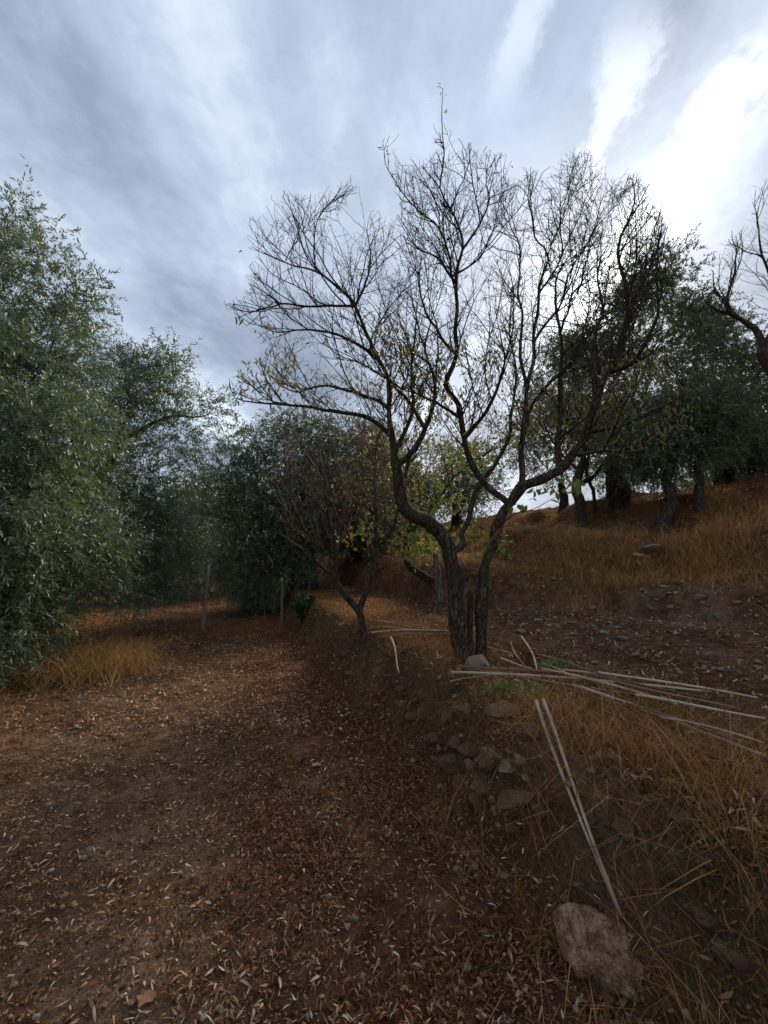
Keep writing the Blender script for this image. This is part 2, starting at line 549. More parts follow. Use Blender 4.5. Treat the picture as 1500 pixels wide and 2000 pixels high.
grm = ss(0.2, 1.2, U - uf + 0.8 * n2(X, Y, 0.7, 3, 52)) * (0.55 + 0.5 * n2(X, Y, 0.5, 3, 53))
grm = np.maximum(grm, ss(1.7, 2.0, ub) * (1 - ss(2.3, 2.8, ub)) * 0.6)
grm = np.maximum(grm, ss(2.0, 2.6, -U + 0.3 * n2(X, Y, 0.8, 3, 54)) * 0.6)
ground = obj('ground', mesh_np('ground', np.stack([X, Y, Z], -1).reshape(-1, 3), quads, M_GROUND,
             {'litter': np.clip(litm, 0, 1).ravel(), 'grass': np.clip(grm, 0, 1).ravel(), 'face': np.clip(facem, 0, 1).ravel()}, smooth=True),
             kind='structure', label='brown earth track, stony bank and grassy hillside')


# ------------------------------------------------------------------ leaf / blade / spray builders
def leaves_mesh(pos, d, nrm, L, W, curl, tint, segs=2):
    """lens-shaped leaves. pos (n,3) base, d (n,3) direction, nrm (n,3) face normal, L, W, curl (n,)"""
    n = len(pos)
    d = norm(d)
    side = norm(np.cross(d, nrm))
    up = np.cross(side, d)
    L = L[:, None]; W = W[:, None]; curl = curl[:, None]
    if segs == 1:
        v = np.stack([pos, pos + d * L * 0.5 + side * W * 0.5 + up * curl * L * 0.25,
                      pos + d * L - up * 0 * L + up * curl * L * 0.0, pos + d * L * 0.5 - side * W * 0.5 + up * curl * L * 0.25], 1)
        k = 4
        f = np.array([[0, 1, 2, 3]])
    else:
        a = pos + d * L * 0.33 + up * curl * L * 0.22
        b = pos + d * L * 0.70 + up * curl * L * 0.20
        v = np.stack([pos, a + side * W * 0.5, b + side * W * 0.42, pos + d * L - up * curl * L * 0.1,
                      b - side * W * 0.42, a - side * W * 0.5], 1)
        k = 6
        f = np.array([[0, 1, 2, 5], [5, 2, 4, 4], [2, 3, 4, 4]])
        quad = np.array([[5, 1, 2, 4]])
        tri = np.array([[0, 1, 5], [2, 3, 4]])
        base = (np.arange(n) * k)[:, None, None]
        return v.reshape(-1, 3), [(quad[None] + base).reshape(-1, 4), (tri[None] + base).reshape(-1, 3)], np.repeat(tint, k)
    base = (np.arange(n) * k)[:, None, None]
    return v.reshape(-1, 3), [(f[None] + base).reshape(-1, 4)], np.repeat(tint, k)


def blades_mesh(pos, hgt, lean, width, tint):
    n = len(pos)
    ld = norm(np.concatenate([lean, np.zeros((n, 1))], 1))
    la = np.linalg.norm(lean, axis=1)[:, None]
    side = np.stack([-ld[:, 1], ld[:, 0], np.zeros(n)], 1)
    a = rng.uniform(0, np.pi, n)[:, None]
    side = side * np.cos(a) + ld * np.sin(a)
    h = hgt[:, None]; wd = width[:, None]
    up = np.array([0, 0, 1.0])
    p1 = pos + up * h * 0.45 + ld * h * la * 0.18
    p2 = pos + up * h * 0.80 + ld * h * la * 0.55
    p3 = pos + up * h * np.clip(1.0 - la * 0.35, 0.1, 1) + ld * h * la
    v = np.stack([pos - side * wd * .5, pos + side * wd * .5, p1 + side * wd * .42, p1 - side * wd * .42,
                  p2 + side * wd * .28, p2 - side * wd * .28, p3], 1)
    base = (np.arange(n) * 7)[:, None, None]
    q = np.array([[0, 1, 2, 3], [3, 2, 4, 5]]); t = np.array([[5, 4, 6]])
    return v.reshape(-1, 3), [(q[None] + base).reshape(-1, 4), (t[None] + base).reshape(-1, 3)], np.repeat(tint, 7)


def rand_dirs(n):
    return norm(rng.normal(size=(n, 3)))


def spray_leaves(centres, dirs, nleaf, slen, leafL, leafW, droop=0.0, tintbase=None, spread=0.75):
    """sprays of narrow leaves set along small twigs"""
    n = len(centres)
    dirs = norm(dirs)
    t = np.tile(np.linspace(0.08, 1.0, nleaf), (n, 1)) + rng.normal(size=(n, nleaf)) * 0.03
    sl = slen * rng.uniform(0.6, 1.25, n)
    bend = rng.normal(size=(n, 3)) * 0.25 + np.array([0, 0, -droop])
    p = centres[:, None] + dirs[:, None] * (t * sl[:, None])[..., None] + bend[:, None] * (t ** 2 * sl[:, None])[..., None]
    axis_d = norm(dirs[:, None] + 2 * bend[:, None] * t[..., None])
    perp = norm(np.cross(axis_d, rand_dirs(n * nleaf).reshape(n, nleaf, 3)))
    ld = norm(axis_d * rng.uniform(0.55, 1.1, (n, nleaf, 1)) + perp * spread)
    nrm = norm(np.cross(ld, rand_dirs(n * nleaf).reshape(n, nleaf, 3)) + np.array([0, 0, 0.8]))
    N = n * nleaf
    L = leafL * rng.uniform(0.65, 1.25, N)
    W = leafW * rng.uniform(0.75, 1.25, N)
    tb = np.repeat(tintbase if tintbase is not None else rng.random(n), nleaf)
    tint = np.clip(tb * 0.75 + rng.random(N) * 0.35, 0, 1)
    return leaves_mesh(p.reshape(-1, 3), ld.reshape(-1, 3), nrm.reshape(-1, 3), L, W, rng.normal(size=N) * 0.25, tint, 1)


# ------------------------------------------------------------------ branching
class Skel:
    def __init__(self):
        self.p, self.par, self.rmin = [], [], []

    def poly(self, pts, r0, r1, parent=-1, step=0.08, wob=0.0, sd=None):
        """add a polyline of joints; returns index of every joint"""
        pts = [np.asarray(q, float) for q in pts]
        # Catmull-Rom resample
        out = []
        ext = [2 * pts[0] - pts[1]] + pts + [2 * pts[-1] - pts[-2]]
        for i in range(len(pts) - 1):
            a, b, c, d = ext[i:i + 4]
            m = max(1, int(np.linalg.norm(c - b) / step))
            for k in range(m):
                t = k / m
                out.append(0.5 * ((2 * b) + (-a + c) * t + (2 * a - 5 * b + 4 * c - d) * t * t + (-a + 3 * b - 3 * c + d) * t ** 3))
        out.append(pts[-1])
        out = np.array(out)
        if wob:
            ph = rng.uniform(0, 50)
            s = np.linspace(0, len(out) * step, len(out))
            wv = np.stack([fbm(np.stack([s * 3 + ph, s * 0 + k * 9.1, s * 0], -1), 3, 3) for k in range(3)], -1)
            fade = np.minimum(1, np.arange(len(out)) / 4.0)[:, None]
            out = out + wv * wob * fade
        ids = []
        n = len(out)
        start = 0
        if parent >= 0:
            start = 1
        pr = parent
        for i in range(start, n):
            self.p.append(out[i]); self.par.append(pr)
            t = i / (n - 1)
            self.rmin.append(r0 + (r1 - r0) * t ** 0.85)
            pr = len(self.p) - 1
            ids.append(pr)
        return ids

    def nearest(self, q, maxn=None):
        a = np.array(self.p[:maxn])
        return int(np.argmin(((a - np.asarray(q)) ** 2).sum(1)))

    def colonize(self, att, step, di, dk, iters=60, inertia=0.35, tropism=(0, 0, 0.05), noise=0.15, maxch=3, first=0):
        att = np.asarray(att, float)
        trop = np.array(tropism)
        n0 = len(self.p)
        P_ = np.zeros((60000, 3)); P_[:n0] = np.array(self.p)
        par = list(self.par)
        D = np.zeros((60000, 3))
        for i in range(n0):
            j = par[i]
            D[i] = P_[i] - P_[j] if j >= 0 else (0, 0, 1)
        D[:n0] = norm(D[:n0])
        ch = np.zeros(60000, int)
        for j in par:
            if j >= 0: ch[j] += 1
        best = np.full(len(att), 1e9); bi = np.zeros(len(att), int)
        new = list(range(first, n0))
        N = n0
        alive = np.ones(len(att), bool)
        for it in range(iters):
            if not new: break
            kd = kdtree.KDTree(len(new))
            for k in new: kd.insert(P_[k], k)
            kd.balance()
            for a in np.nonzero(alive)[0]:
                _, k, dd = kd.find(att[a])
                if dd < best[a]:
                    best[a] = dd; bi[a] = k
            alive &= best > dk
            act = alive & (best < di)
            ai = np.nonzero(act)[0]
            if len(ai) == 0: break
            acc = np.zeros((N, 3))
            np.add.at(acc, bi[ai], norm(att[ai] - P_[bi[ai]]))
            grow = np.nonzero(np.abs(acc).sum(1) > 0)[0]
            new = []
            for k in grow:
                if ch[k] >= maxch: continue
                d = acc[k] / (np.linalg.norm(acc[k]) + 1e-6)
                d = d + D[k] * inertia + trop + rng.normal(size=3) * noise
                d /= np.linalg.norm(d) + 1e-9
                if N >= 59990: break
                P_[N] = P_[k] + d * step; D[N] = d
                par.append(int(k)); ch[k] += 1
                new.append(N); N += 1
        self.p = [P_[i] for i in range(N)]
        self.par = par
        self.rmin += [0.0] * (N - n0)

    def shoots(self, ids, prob, lmin, lmax, r, up=0.5, seg=3):
        n0 = len(self.p)
        for k in ids:
            if R.random() > prob: continue
            j = self.par[k]
            if j < 0: continue
            d = self.p[k] - self.p[j]
            d = d / (np.linalg.norm(d) + 1e-9)
            q = rng.normal(size=3); q -= d * q.dot(d); q /= np.linalg.norm(q) + 1e-9
            g = d * R.uniform(0.1, 0.8) + q * 0.8 + np.array([0, 0, up * R.random()])
            g /= np.linalg.norm(g)
            Ls = R.uniform(lmin, lmax)
            pr = k; p = self.p[k]
            for s in range(seg):
                g = g + rng.normal(size=3) * 0.18 + np.array([0, 0, up * 0.2]); g /= np.linalg.norm(g)
                p = p + g * Ls / seg
                self.p.append(p); self.par.append(pr); self.rmin.append(r * (1 - 0.55 * (s + 1) / seg))
                pr = len(self.p) - 1
        return list(range(n0, len(self.p)))

    def laterals(self, ids, space, l0, l1, r, amin, amax, up, inside, step=0.05, noise=0.10, tip=0.0015):
        out = []
        for k in ids:
            j = self.par[k]
            if j < 0: continue
            d = self.p[k] - self.p[j]
            sl = math.sqrt(d.dot(d)) + 1e-9
            if R.random() > sl / space * R.uniform(.3, 1.7): continue
            d = d / sl
            q = rng.normal(size=3); q -= d * q.dot(d); q[2] *= 0.8; q /= math.sqrt(q.dot(q)) + 1e-9
            if q[2] < -0.3: q[2] *= -0.5
            a = R.uniform(amin, amax)
            g = d * math.cos(a) + q * math.sin(a)
            L = R.uniform(l0, l1) * (0.6 + 0.4 * R.random())
            ns = max(2, int(L / step))
            r0 = min(r * (0.7 + 0.6 * R.random()), self.rmin[k] * 0.8)
            pr, p = k, self.p[k]
            bend = rng.normal(size=3) * 0.035
            for i in range(ns):
                g = g + bend + rng.normal(size=3) * noise
                g[2] += up
                g = g / (math.sqrt(g.dot(g)) + 1e-9)
                p = p + g * (L / ns)
                if not inside(p): break
                self.p.append(p); self.par.append(pr); self.rmin.append(max(tip, r0 * (1 - 0.75 * (i + 1) / ns)))
                pr = len(self.p) - 1
                out.append(pr)
        return out

    def radii(self, tip=0.003, expo=2.2, rmax=1.0, trunk=None):
        n = len(self.p)
        acc = np.zeros(n)
        r = np.zeros(n)
        has = np.zeros(n, bool)
        for i in range(n - 1, -1, -1):
            r[i] = max(acc[i] ** (1 / expo) if has[i] else tip, 1e-4)
            j = self.par[i]
            if j >= 0:
                acc[j] += r[i] ** expo; has[j] = True
        rm = np.array(self.rmin)
        if trunk:
            r = tip + (r - tip) * (trunk - tip) / max(r[0] - tip, 1e-6)
        r = np.where(rm > 0, rm, r)
        for i in range(n):           # a child is never thicker than what carries it
            j = self.par[i]
            if j >= 0: r[i] = min(r[i], r[j])
        self.r = r
        return r

    def chains(self):
        n = len(self.p)
        kids = [[] for _ in range(n)]
        for i, j in enumerate(self.par):
            if j >= 0: kids[j].append(i)
        out = []
        stack = [(i, -1) for i in range(n) if self.par[i] < 0]
        while stack:
            s, pr = stack.pop()
            c = [s]
            while kids[c[-1]]:
                ks = sorted(kids[c[-1]], key=lambda k: -self.r[k] - (1e-5 if k == c[-1] + 1 else 0))
                for k in ks[1:]:
                    stack.append((k, c[-1]))
                c.append(ks[0])
            out.append((c, pr))
        return out

    def mesh(self, name, mat, rsel=None, bark=0.0, off=(0, 0, 0), smin=3):
        """one skin of tubes for chains whose base radius falls in rsel"""
        Pn = np.array(self.p); V, F4, F3 = [], [], []
        nv = 0
        for c, pr in self.chains():
            r0 = self.r[c[0]]
            if rsel and not (rsel[0] <= r0 < rsel[1]): continue
            sides = smin if r0 < 0.009 else 5 if r0 < 0.022 else 9 if r0 < 0.045 else 20
            pts = Pn[c]; rr = self.r[c]
            if pr >= 0:
                pts = np.vstack([Pn[pr], pts]); rr = np.concatenate([[min(self.r[pr], r0 * 1.15)], rr])
            if len(pts) < 2: continue
            if sides == 20:       # finer rings so the bark has relief
                t = np.arange(len(pts)); tt = np.linspace(0, len(pts) - 1, (len(pts) - 1) * 3 + 1)
                pts = np.stack([np.interp(tt, t, pts[:, k]) for k in range(3)], -1); rr = np.interp(tt, t, rr)
            T = np.gradient(pts, axis=0); T = norm(T)
            N_ = np.zeros_like(T)
            a = np.array([1.0, 0, 0]) if abs(T[0, 0]) < 0.8 else np.array([0, 1.0, 0])
            v = a - T[0] * a.dot(T[0]); N_[0] = v / np.linalg.norm(v)
            for i in range(1, len(pts)):
                v = N_[i - 1] - T[i] * N_[i - 1].dot(T[i]); N_[i] = v / (np.linalg.norm(v) + 1e-9)
            B = np.cross(T, N_)
            ang = np.linspace(0, 2 * np.pi, sides, endpoint=False)
            ring = pts[:, None] + rr[:, None, None] * (N_[:, None] * np.cos(ang)[None, :, None] + B[:, None] * np.sin(ang)[None, :, None])
            if bark and sides >= 9:
                dirv = norm(ring - pts[:, None])
                q = ring * np.array([1, 1, 0.35])
                nz = 0.6 * fbm(q * 16, 3, 9) + 0.9 * fbm(ring * 5, 2, 4)
                ridg = np.abs(vnoise(q * 34, 5))
                ring = ring + dirv * (rr[:, None] * bark * (nz - 0.35 * ridg))[..., None]
            m = len(pts)
            V.append(ring.reshape(-1, 3))
            i0 = nv + np.arange(m - 1)[:, None] * sides + np.arange(sides)[None]
            i1 = nv + np.arange(m - 1)[:, None] * sides + (np.arange(sides) + 1)[None] % sides
            F4.append(np.stack([i0, i1, i1 + sides, i0 + sides], -1).reshape(-1, 4))
            V.append(pts[-1:] + T[-1:] * rr[-1]); tipi = nv + m * sides
            b0 = nv + (m - 1) * sides + np.arange(sides)
            b1 = nv + (m - 1) * sides + (np.arange(sides) + 1) % sides
            F3.append(np.stack([b0, b1, np.full(sides, tipi)], -1))
            nv = tipi + 1
        if not V: return None
        return mesh_np(name, np.vstack(V) - np.asarray(off), [np.vstack(F4), np.vstack(F3)], mat, smooth=True)


def in_poly(x, y, poly):
    c = np.zeros(len(x), bool)
    j = len(poly) - 1
    for i in range(len(poly)):
        xi, yi = poly[i]; xj, yj = poly[j]
        c ^= ((yi > y) != (yj > y)) & (x < (xj - xi) * (y - yi) / (yj - yi + 1e-9) + xi)
        j = i
    return c


def poly_points(poly, n, Yc, half):
    """points filling a crown whose silhouette is that polygon and whose depth is half at the middle"""
    poly = np.array(poly, float)
    lo, hi = poly.min(0), poly.max(0)
    cx, cy = (lo + hi) / 2
    out = []
    while len(out) < n:
        x = rng.uniform(lo[0], hi[0], n); y = rng.uniform(lo[1], hi[1], n)
        k = in_poly(x, y, poly)
        for a, b in zip(x[k], y[k]):
            q = min(1.0, math.hypot((a - cx) / (hi[0] - cx), (b - cy) / (hi[1] - cy)))
            h = half * math.sqrt(max(0.12, 1 - 0.8 * q * q))
            out.append(P(a, b, Yc + R.uniform(-h, h)))
    return np.array(out[:n])


def crown_test(poly, y0, y1, soft=14):
    """true while a point is within the crown whose outline is that polygon, between two depths"""
    gxx, gyy = np.meshgrid(np.arange(-200, 1800, 4), np.arange(0, 1400, 4))
    mask = in_poly(gxx.ravel().astype(float), gyy.ravel().astype(float), poly).reshape(gxx.shape)
    cc, s_ = math.cos(PITCH), math.sin(PITCH)

    def f(p):
        if not (y0 < p[1] < y1): return False
        zz = p[2] - EYE
        fw = p[1] * cc + zz * s_
        a = 750 + F * p[0] / fw + R.uniform(-soft, soft)
        b = 1000 - F * (-p[1] * s_ + zz * cc) / fw + R.uniform(-soft, soft)
        i, j = int(b / 4), int((a + 200) / 4)
        return 0 <= i < mask.shape[0] and 0 <= j < mask.shape[1] and bool(mask[i, j])
    return f


# ------------------------------------------------------------------ the big almond tree
base = G(905, 1296)
BY = base[1]
sk = Skel()
root = P(908, 1318, BY)
stem1 = sk.poly([root, P(903, 1290, BY), P(894, 1225, BY), P(890, 1180, BY), P(887, 1117, BY), P(875, 1067, BY), P(858, 1036, BY)], 0.080, 0.062, step=0.06)
left = sk.poly([sk.p[stem1[-1]], P(833, 1018, BY - .1), P(803, 1004, BY - .2), P(783, 980, BY - .25), P(778, 937, BY - .3), P(775, 908, BY - .3)], 0.062, 0.050, stem1[-1], 0.06)
root2 = P(938, 1300, BY + 0.10)
stem2 = sk.poly([root2, P(939, 1270, BY + .1), P(939, 1215, BY + .06), P(940, 1165, BY + .02), P(946, 1130, BY), P(948, 1105, BY), P(963, 1064, BY), P(971, 1030, BY),
                 P(984, 1000, BY), P(1006, 970, BY), P(1020, 948, BY)], 0.052, 0.052, step=0.06)
sk.rmin[stem1[0]] = 0.125; sk.rmin[stem1[1]] = 0.098
sk.rmin[stem2[0]] = 0.08; sk.rmin[stem2[1]] = 0.065
mid = sk.poly([sk.p[stem1[-4]], P(905, 1060, BY + .25), P(902, 1040, BY + .3), P(918, 1015, BY + .35), P(928, 970, BY + .45), P(947, 940, BY + .5), P(967, 900, BY + .6),
               P(985, 872, BY + .7), P(1000, 820, BY + .8), P(1008, 740, BY + .9), P(995, 650, BY + 1.0), P(1000, 560, BY + 1.0)], 0.034, 0.005, stem1[-4], 0.07, 0.02)


def limb(pts, y0, y1, r0, r1, src=None, wob=0.025):
    q0 = P(pts[0][0], pts[0][1], BY + y0)
    k = sk.nearest(q0)
    n = len(pts)
    pp = [sk.p[k]] + [P(a, b, BY + y0 + (y1 - y0) * (i + 1) / (n - 1)) for i, (a, b) in enumerate(pts[1:])]
    # begin at the real depth of what carries the limb and drift to the asked one
    return sk.poly(pp, min(r0, sk.rmin[k] * 0.92), r1 * 0.5, k, 0.07, wob)


limb([(775, 908), (767, 867), (763, 815), (761, 764), (740, 698), (708, 630), (680, 582), (624, 530), (576, 520), (532, 502), (488, 482)], -.3, -.5, .035, .005)
limb([(770, 890), (790, 845), (810, 790), (800, 720), (812, 640), (800, 560)], -.3, .1, .024, .005)
limb([(777, 912), (810, 877), (833, 833), (850, 787), (845, 730), (830, 670), (850, 600)], -.3, -.7, .032, .005)
limb([(983, 972), (947, 937), (923, 900), (913, 860), (903, 817), (888, 774), (870, 745), (888, 690), (897, 610), (892, 538), (900, 470), (880, 406), (858, 366), (866, 310), (866, 230), (867, 176)], 0, -.45, .034, .004)
limb([(1020, 948), (1052, 940), (1093, 920), (1123, 893), (1145, 865), (1157, 817), (1165, 790), (1188, 730), (1206, 692), (1220, 650), (1222, 570), (1216, 482), (1240, 410), (1244, 340)], 0, -.6, .050, .004)
limb([(1020, 948), (1021, 907), (1018, 873), (1022, 817), (1028, 762), (1040, 690), (1056, 590), (1068, 490), (1044, 458), (1036, 410), (1040, 330)], 0, .1, .030, .005)
limb([(696, 600), (620, 595), (552, 588), (492, 614), (440, 592)], -.4, -.9, .02, .005)
limb([(624, 530), (618, 470), (632, 422), (664, 386), (682, 364)], -.45, -.3, .02, .005)
limb([(690, 594), (716, 550), (720, 490), (716, 440)], -.4, -.1, .02, .005)
limb([(560, 518), (590, 450), (600, 380)], -.5, -.8, .012, .004)
limb([(530, 502), (505, 470), (490, 440)], -.5, -.5, .01, .004)
limb([(735, 690), (680, 662), (600, 640), (540, 650), (500, 640)], -.4, -.9, .018, .005)
limb([(765, 850), (710, 812), (648, 800), (560, 790), (500, 785), (462, 780), (446, 740)], -.3, -.7, .024, .004)
limb([(762, 800), (720, 770), (660, 756), (575, 760), (520, 725), (500, 700)], -.3, .3, .02, .004)
limb([(833, 833), (790, 770), (740, 730), (690, 700), (640, 700)], -.5, .4, .02, .005)
limb([(892, 538), (852, 502), (812, 478), (772, 425)], -.4, -.7, .017, .004)
limb([(893, 545), (876, 490), (840, 430), (800, 390), (772, 358), (756, 318), (763, 264)], -.4, -.2, .022, .004)
limb([(892, 538), (940, 502), (958, 462), (985, 430)], -.4, -.8, .016, .004)
limb([(902, 470), (932, 446), (952, 400), (955, 350), (973, 296)], -.4, -.2, .014, .004)
limb([(882, 408), (904, 350), (916, 302), (920, 280)], -.4, -.6, .013, .004)
limb([(888, 690), (850, 640), (820, 560), (815, 500)], -.3, .4, .018, .004)
limb([(1060, 570), (1092, 510), (1100, 442), (1108, 390), (1124, 300)], .1, -.2, .024, .004)
limb([(1068, 490), (1090, 440), (1124, 370), (1147, 300)], .1, .4, .016, .004)
limb([(1028, 762), (1016, 690), (1016, 610), (1016, 490), (992, 442), (972, 362)], 0, .5, .026, .004)
limb([(1046, 660), (1092, 602), (1112, 538), (1140, 490), (1157, 450), (1168, 410), (1184, 362)], 0, -.5, .024, .004)
limb([(1093, 920), (1092, 810), (1096, 650), (1085, 560), (1120, 480)], 0, .5, .034, .005)
limb([(1165, 790), (1160, 710), (1170, 640), (1180, 600), (1168, 530), (1180, 440)], -.3, .2, .026, .004)
limb([(1188, 730), (1240, 702), (1275, 640), (1282, 560), (1290, 450)], -.3, -.8, .024, .004)
limb([(1150, 855), (1210, 830), (1270, 800), (1330, 770), (1370, 700)], -.2, -.7, .022, .004)
limb([(1123, 893), (1190, 880), (1250, 880), (1300, 850)], -.1, -1.0, .018, .004)
limb([(913, 860), (950, 800), (975, 740), (985, 690), (970, 600)], -.2, -.9, .028, .004)
limb([(903, 817), (850, 790), (800, 760), (770, 700)], -.2, -.9, .02, .004)
limb([(971, 1030), (1010, 1000), (1050, 990), (1110, 960)], 0, -.6, .008, .003)
limb([(1204, 694), (1228, 600), (1262, 500), (1284, 430), (1296, 385)], -.4, .1, .016, .003)
limb([(1096, 650), (1128, 565), (1152, 480), (1192, 380)], .3, .8, .016, .003)
limb([(1018, 873), (1045, 780), (1120, 700), (1150, 600), (1150, 480)], 0, .9, .022, .003)
n_traced = len(sk.p)

outline = [(436, 600), (480, 560), (482, 440), (560, 372), (620, 380), (690, 345), (715, 400), (760, 420), (790, 470), (760, 330), (742, 290), (765, 255), (800, 330), (845, 300), (868, 170),
           (885, 260), (925, 285), (980, 290), (990, 360), (1035, 320), (1060, 350), (1125, 290), (1160, 300), (1190, 350), (1250, 330), (1305, 440), (1290, 560), (1300, 690), (1380, 700),
           (1360, 800), (1300, 880), (1180, 900), (1120, 870), (1060, 890), (1000, 900), (880, 880), (800, 880), (740, 860), (640, 830), (520, 820), (440, 760), (450, 725), (520, 690), (500, 650)]
ins = crown_test(outline, BY - 1.7, BY + 1.5)
n_skip = len(stem1) + len(left) + len(stem2)
src = [i for i in range(n_skip, n_traced) if sk.rmin[i] < 0.045]
A1 = sk.laterals(src, 0.118, 0.35, 1.3, 0.0070, 0.35, 0.95, 0.06, ins, 0.06)
A2 = sk.laterals(A1 + src, 0.125, 0.12, 0.62, 0.0040, 0.45, 1.15, 0.045, ins, 0.045)
A3 = sk.laterals(A2, 0.14, 0.05, 0.26, 0.0025, 0.5, 1.2, 0.03, ins, 0.04)
grown = A1 + A2 + A3
sk.shoots(grown, 0.34, 0.010, 0.035, 0.0030, 0.5, 1)
sk.radii(tip=0.0022, expo=2.35)
print('almond joints', len(sk.p))
almond = thing('almond_tree', 'large nearly leafless almond tree with a twin trunk on the bank edge', 'tree', base)
obj('trunk', sk.mesh('trunk', M_ALMOND, (0.06, 9), bark=0.26, off=base), almond)
obj('limbs', sk.mesh('limbs', M_ALMOND, (0.0125, 0.06), bark=0.16, off=base), almond)
obj('twigs', sk.mesh('twigs', M_TWIG, (0.0, 0.0125), off=base), almond, kind='stuff')
# pale dead wood between the two stems
dw = Skel()
dw.poly([P(919, 1290, BY + .09), P(918, 1230, BY + .07), P(918, 1185, BY + .05), P(920, 1155, BY + .04)], 0.034, 0.024, step=0.05)
M_DEAD = m_bark('dead_wood', (0.05, 0.03, 0.02), (0.10, 0.065, 0.045), (0.17, 0.12, 0.09), 0.0, 0.6)
dw.radii()
obj('dead_wood', dw.mesh('dead_wood', M_DEAD, bark=0.2, off=base), almond)


def hang_leaves(cand, n, L, W, mat, name, parent, off, down=0.9, tint=None, segs=2, jit=0.03):
    k = rng.choice(len(cand), n)
    p = cand[k] + rng.normal(size=(n, 3)) * jit
    d = rand_dirs(n) * 0.75 + np.array([0, 0, -down])
    nr = rand_dirs(n)
    tn = tint if tint is not None else rng.random(n)
    v, f, t = leaves_mesh(p - off, d, nr, L * rng.uniform(.6, 1.3, n), W * rng.uniform(.7, 1.3, n), rng.normal(size=n) * 0.7, tn, segs)
    return obj(name, mesh_np(name, v, f, mat, {'tint': t}), parent, kind='stuff')


allp = np.array(sk.p)
lowk = allp[np.array([i for i in range(n_traced, len(allp))])]
c_low = lowk[(lowk[:, 2] < 3.3)]
hang_leaves(c_low, 2600, 0.060, 0.013, M_DRYLEAF, 'leaves', almond, base)
c_hi = lowk[(lowk[:, 2] >= 3.0)]
hang_leaves(c_hi, 420, 0.05, 0.012, M_DRYLEAF, 'leaves', almond, base)
tips = np.array([P(866, 190, BY - .45), P(868, 215, BY - .45), P(1148, 298, BY + .4), P(764, 300, BY - .2), P(772, 345, BY - .2)])
hang_leaves(tips, 34, 0.05, 0.010, M_DRYLEAF, 'leaves', almond, base, 0.3, np.full(34, .4), jit=0.04)
# a tuft of leaves hanging on the trunk fork
tuft = np.array([P(966, 1050, BY - 0.14)])
hang_leaves(tuft, 26, 0.085, 0.02, M_DRYLEAF, 'leaf_tuft', almond, base, 0.2, np.full(26, 0.45))

# ------------------------------------------------------------------ other leafless / autumn trees
def small_tree(name, label, basepx, limbs, outline, Yc, half, natt, step, di, dk, trunk_r, tmat, bmat, tip, group=None, shoots=(0.3, 0.04, 0.15), inertia=0.6, tropism=(0, 0, 0.25)):
    b = basepx if isinstance(basepx, np.ndarray) else G(*basepx)
    s = Skel()
    first = True
    for pts, r0, r1 in limbs:
        pp = [P(a, c, Yc + d) for a, c, d in pts]
        if first:
            pp = [b + np.array([0, 0, -0.08])] + pp
            s.poly(pp, r0, r1, -1, step, 0.012); first = False
        else:
            k = s.nearest(pp[0]); pp[0] = s.p[k]
            s.poly(pp, min(r0, s.rmin[k]), r1, k, step, 0.012)
    nt = len(s.p)
    ins_ = crown_test(outline, Yc - half, Yc + half)
    src_ = [i for i in range(3, nt) if s.rmin[i] < trunk_r * 0.75]
    k_ = natt / 1500.0
    sf = Yc / 5.0
    upw = tropism[2]
    B1 = s.laterals(src_, 0.12 * sf / k_, 0.5 * sf, 1.25 * sf, 0.011, 0.35, 0.95, upw * 0.22, ins_, 0.08 * sf ** .5)
    B2 = s.laterals(B1 + src_, 0.15 * sf, 0.25 * sf, 0.7 * sf, 0.007, 0.4, 1.0, upw * 0.22, ins_, 0.07 * sf ** .5)
    B3 = s.laterals(B2, 0.13 * sf, 0.10 * sf, 0.32 * sf, 0.0045, 0.4, 1.0, upw * 0.2, ins_, 0.06 * sf ** .5)
    s.radii(tip=tip * .6, expo=2.3)
    t = thing(name, label, 'tree', b, group)
    cut = trunk_r * 0.3
    obj('trunk', s.mesh('trunk', tmat, (cut, 9), bark=0.12, off=b), t)
    me = s.mesh('twigs', bmat, (0, cut), off=b)
    if me: obj('twigs', me, t, kind='stuff')
    return t, s, b, nt


yb = G(708, 1253)[1]
plum, sp_, pb, nt_ = small_tree('plum_sapling', 'small vase-shaped leafless tree with reddish twigs on the bank beside the track', (709, 1254),
    [([(710, 1240, 0), (700, 1195, 0), (672, 1158, -.1), (655, 1125, -.15), (655, 1080, -.2), (640, 1000, -.3), (630, 920, -.3)], .055, .006),
     ([(700, 1195, 0), (715, 1150, .1), (725, 1115, .1), (733, 1080, .1), (735, 1000, .1), (733, 900, .2), (745, 820, .2)], .042, .005),
     ([(655, 1125, -.1), (625, 1105, -.3), (595, 1070, -.5), (570, 1040, -.6), (540, 960, -.7)], .02, .004),
     ([(655, 1075, -.2), (685, 1000, .1), (690, 900, .3)], .018, .004),
     ([(733, 1075, .1), (765, 1040, -.1), (785, 960, -.3)], .018, .004),
     ([(655, 1090, -.2), (600, 1040, -.4), (560, 950, -.6), (555, 860, -.6)], .016, .004)],
    [(520, 960), (530, 850), (600, 800), (700, 790), (770, 830), (800, 930), (790, 1040), (740, 1080), (640, 1080), (560, 1070)], yb, 0.9, 1900, 0.075, 0.5, 0.10, .05, M_ALMOND, M_TWIG_RED, 0.0034,
    shoots=(0.3, 0.08, 0.3), inertia=0.8, tropism=(0, 0, 0.5))
cp = np.array(sp_.p)[nt_:]
hang_leaves(cp, 110, 0.06, 0.018, M_DRYLEAF, 'leaves', plum, pb, tint=rng.random(110) * 0.3)

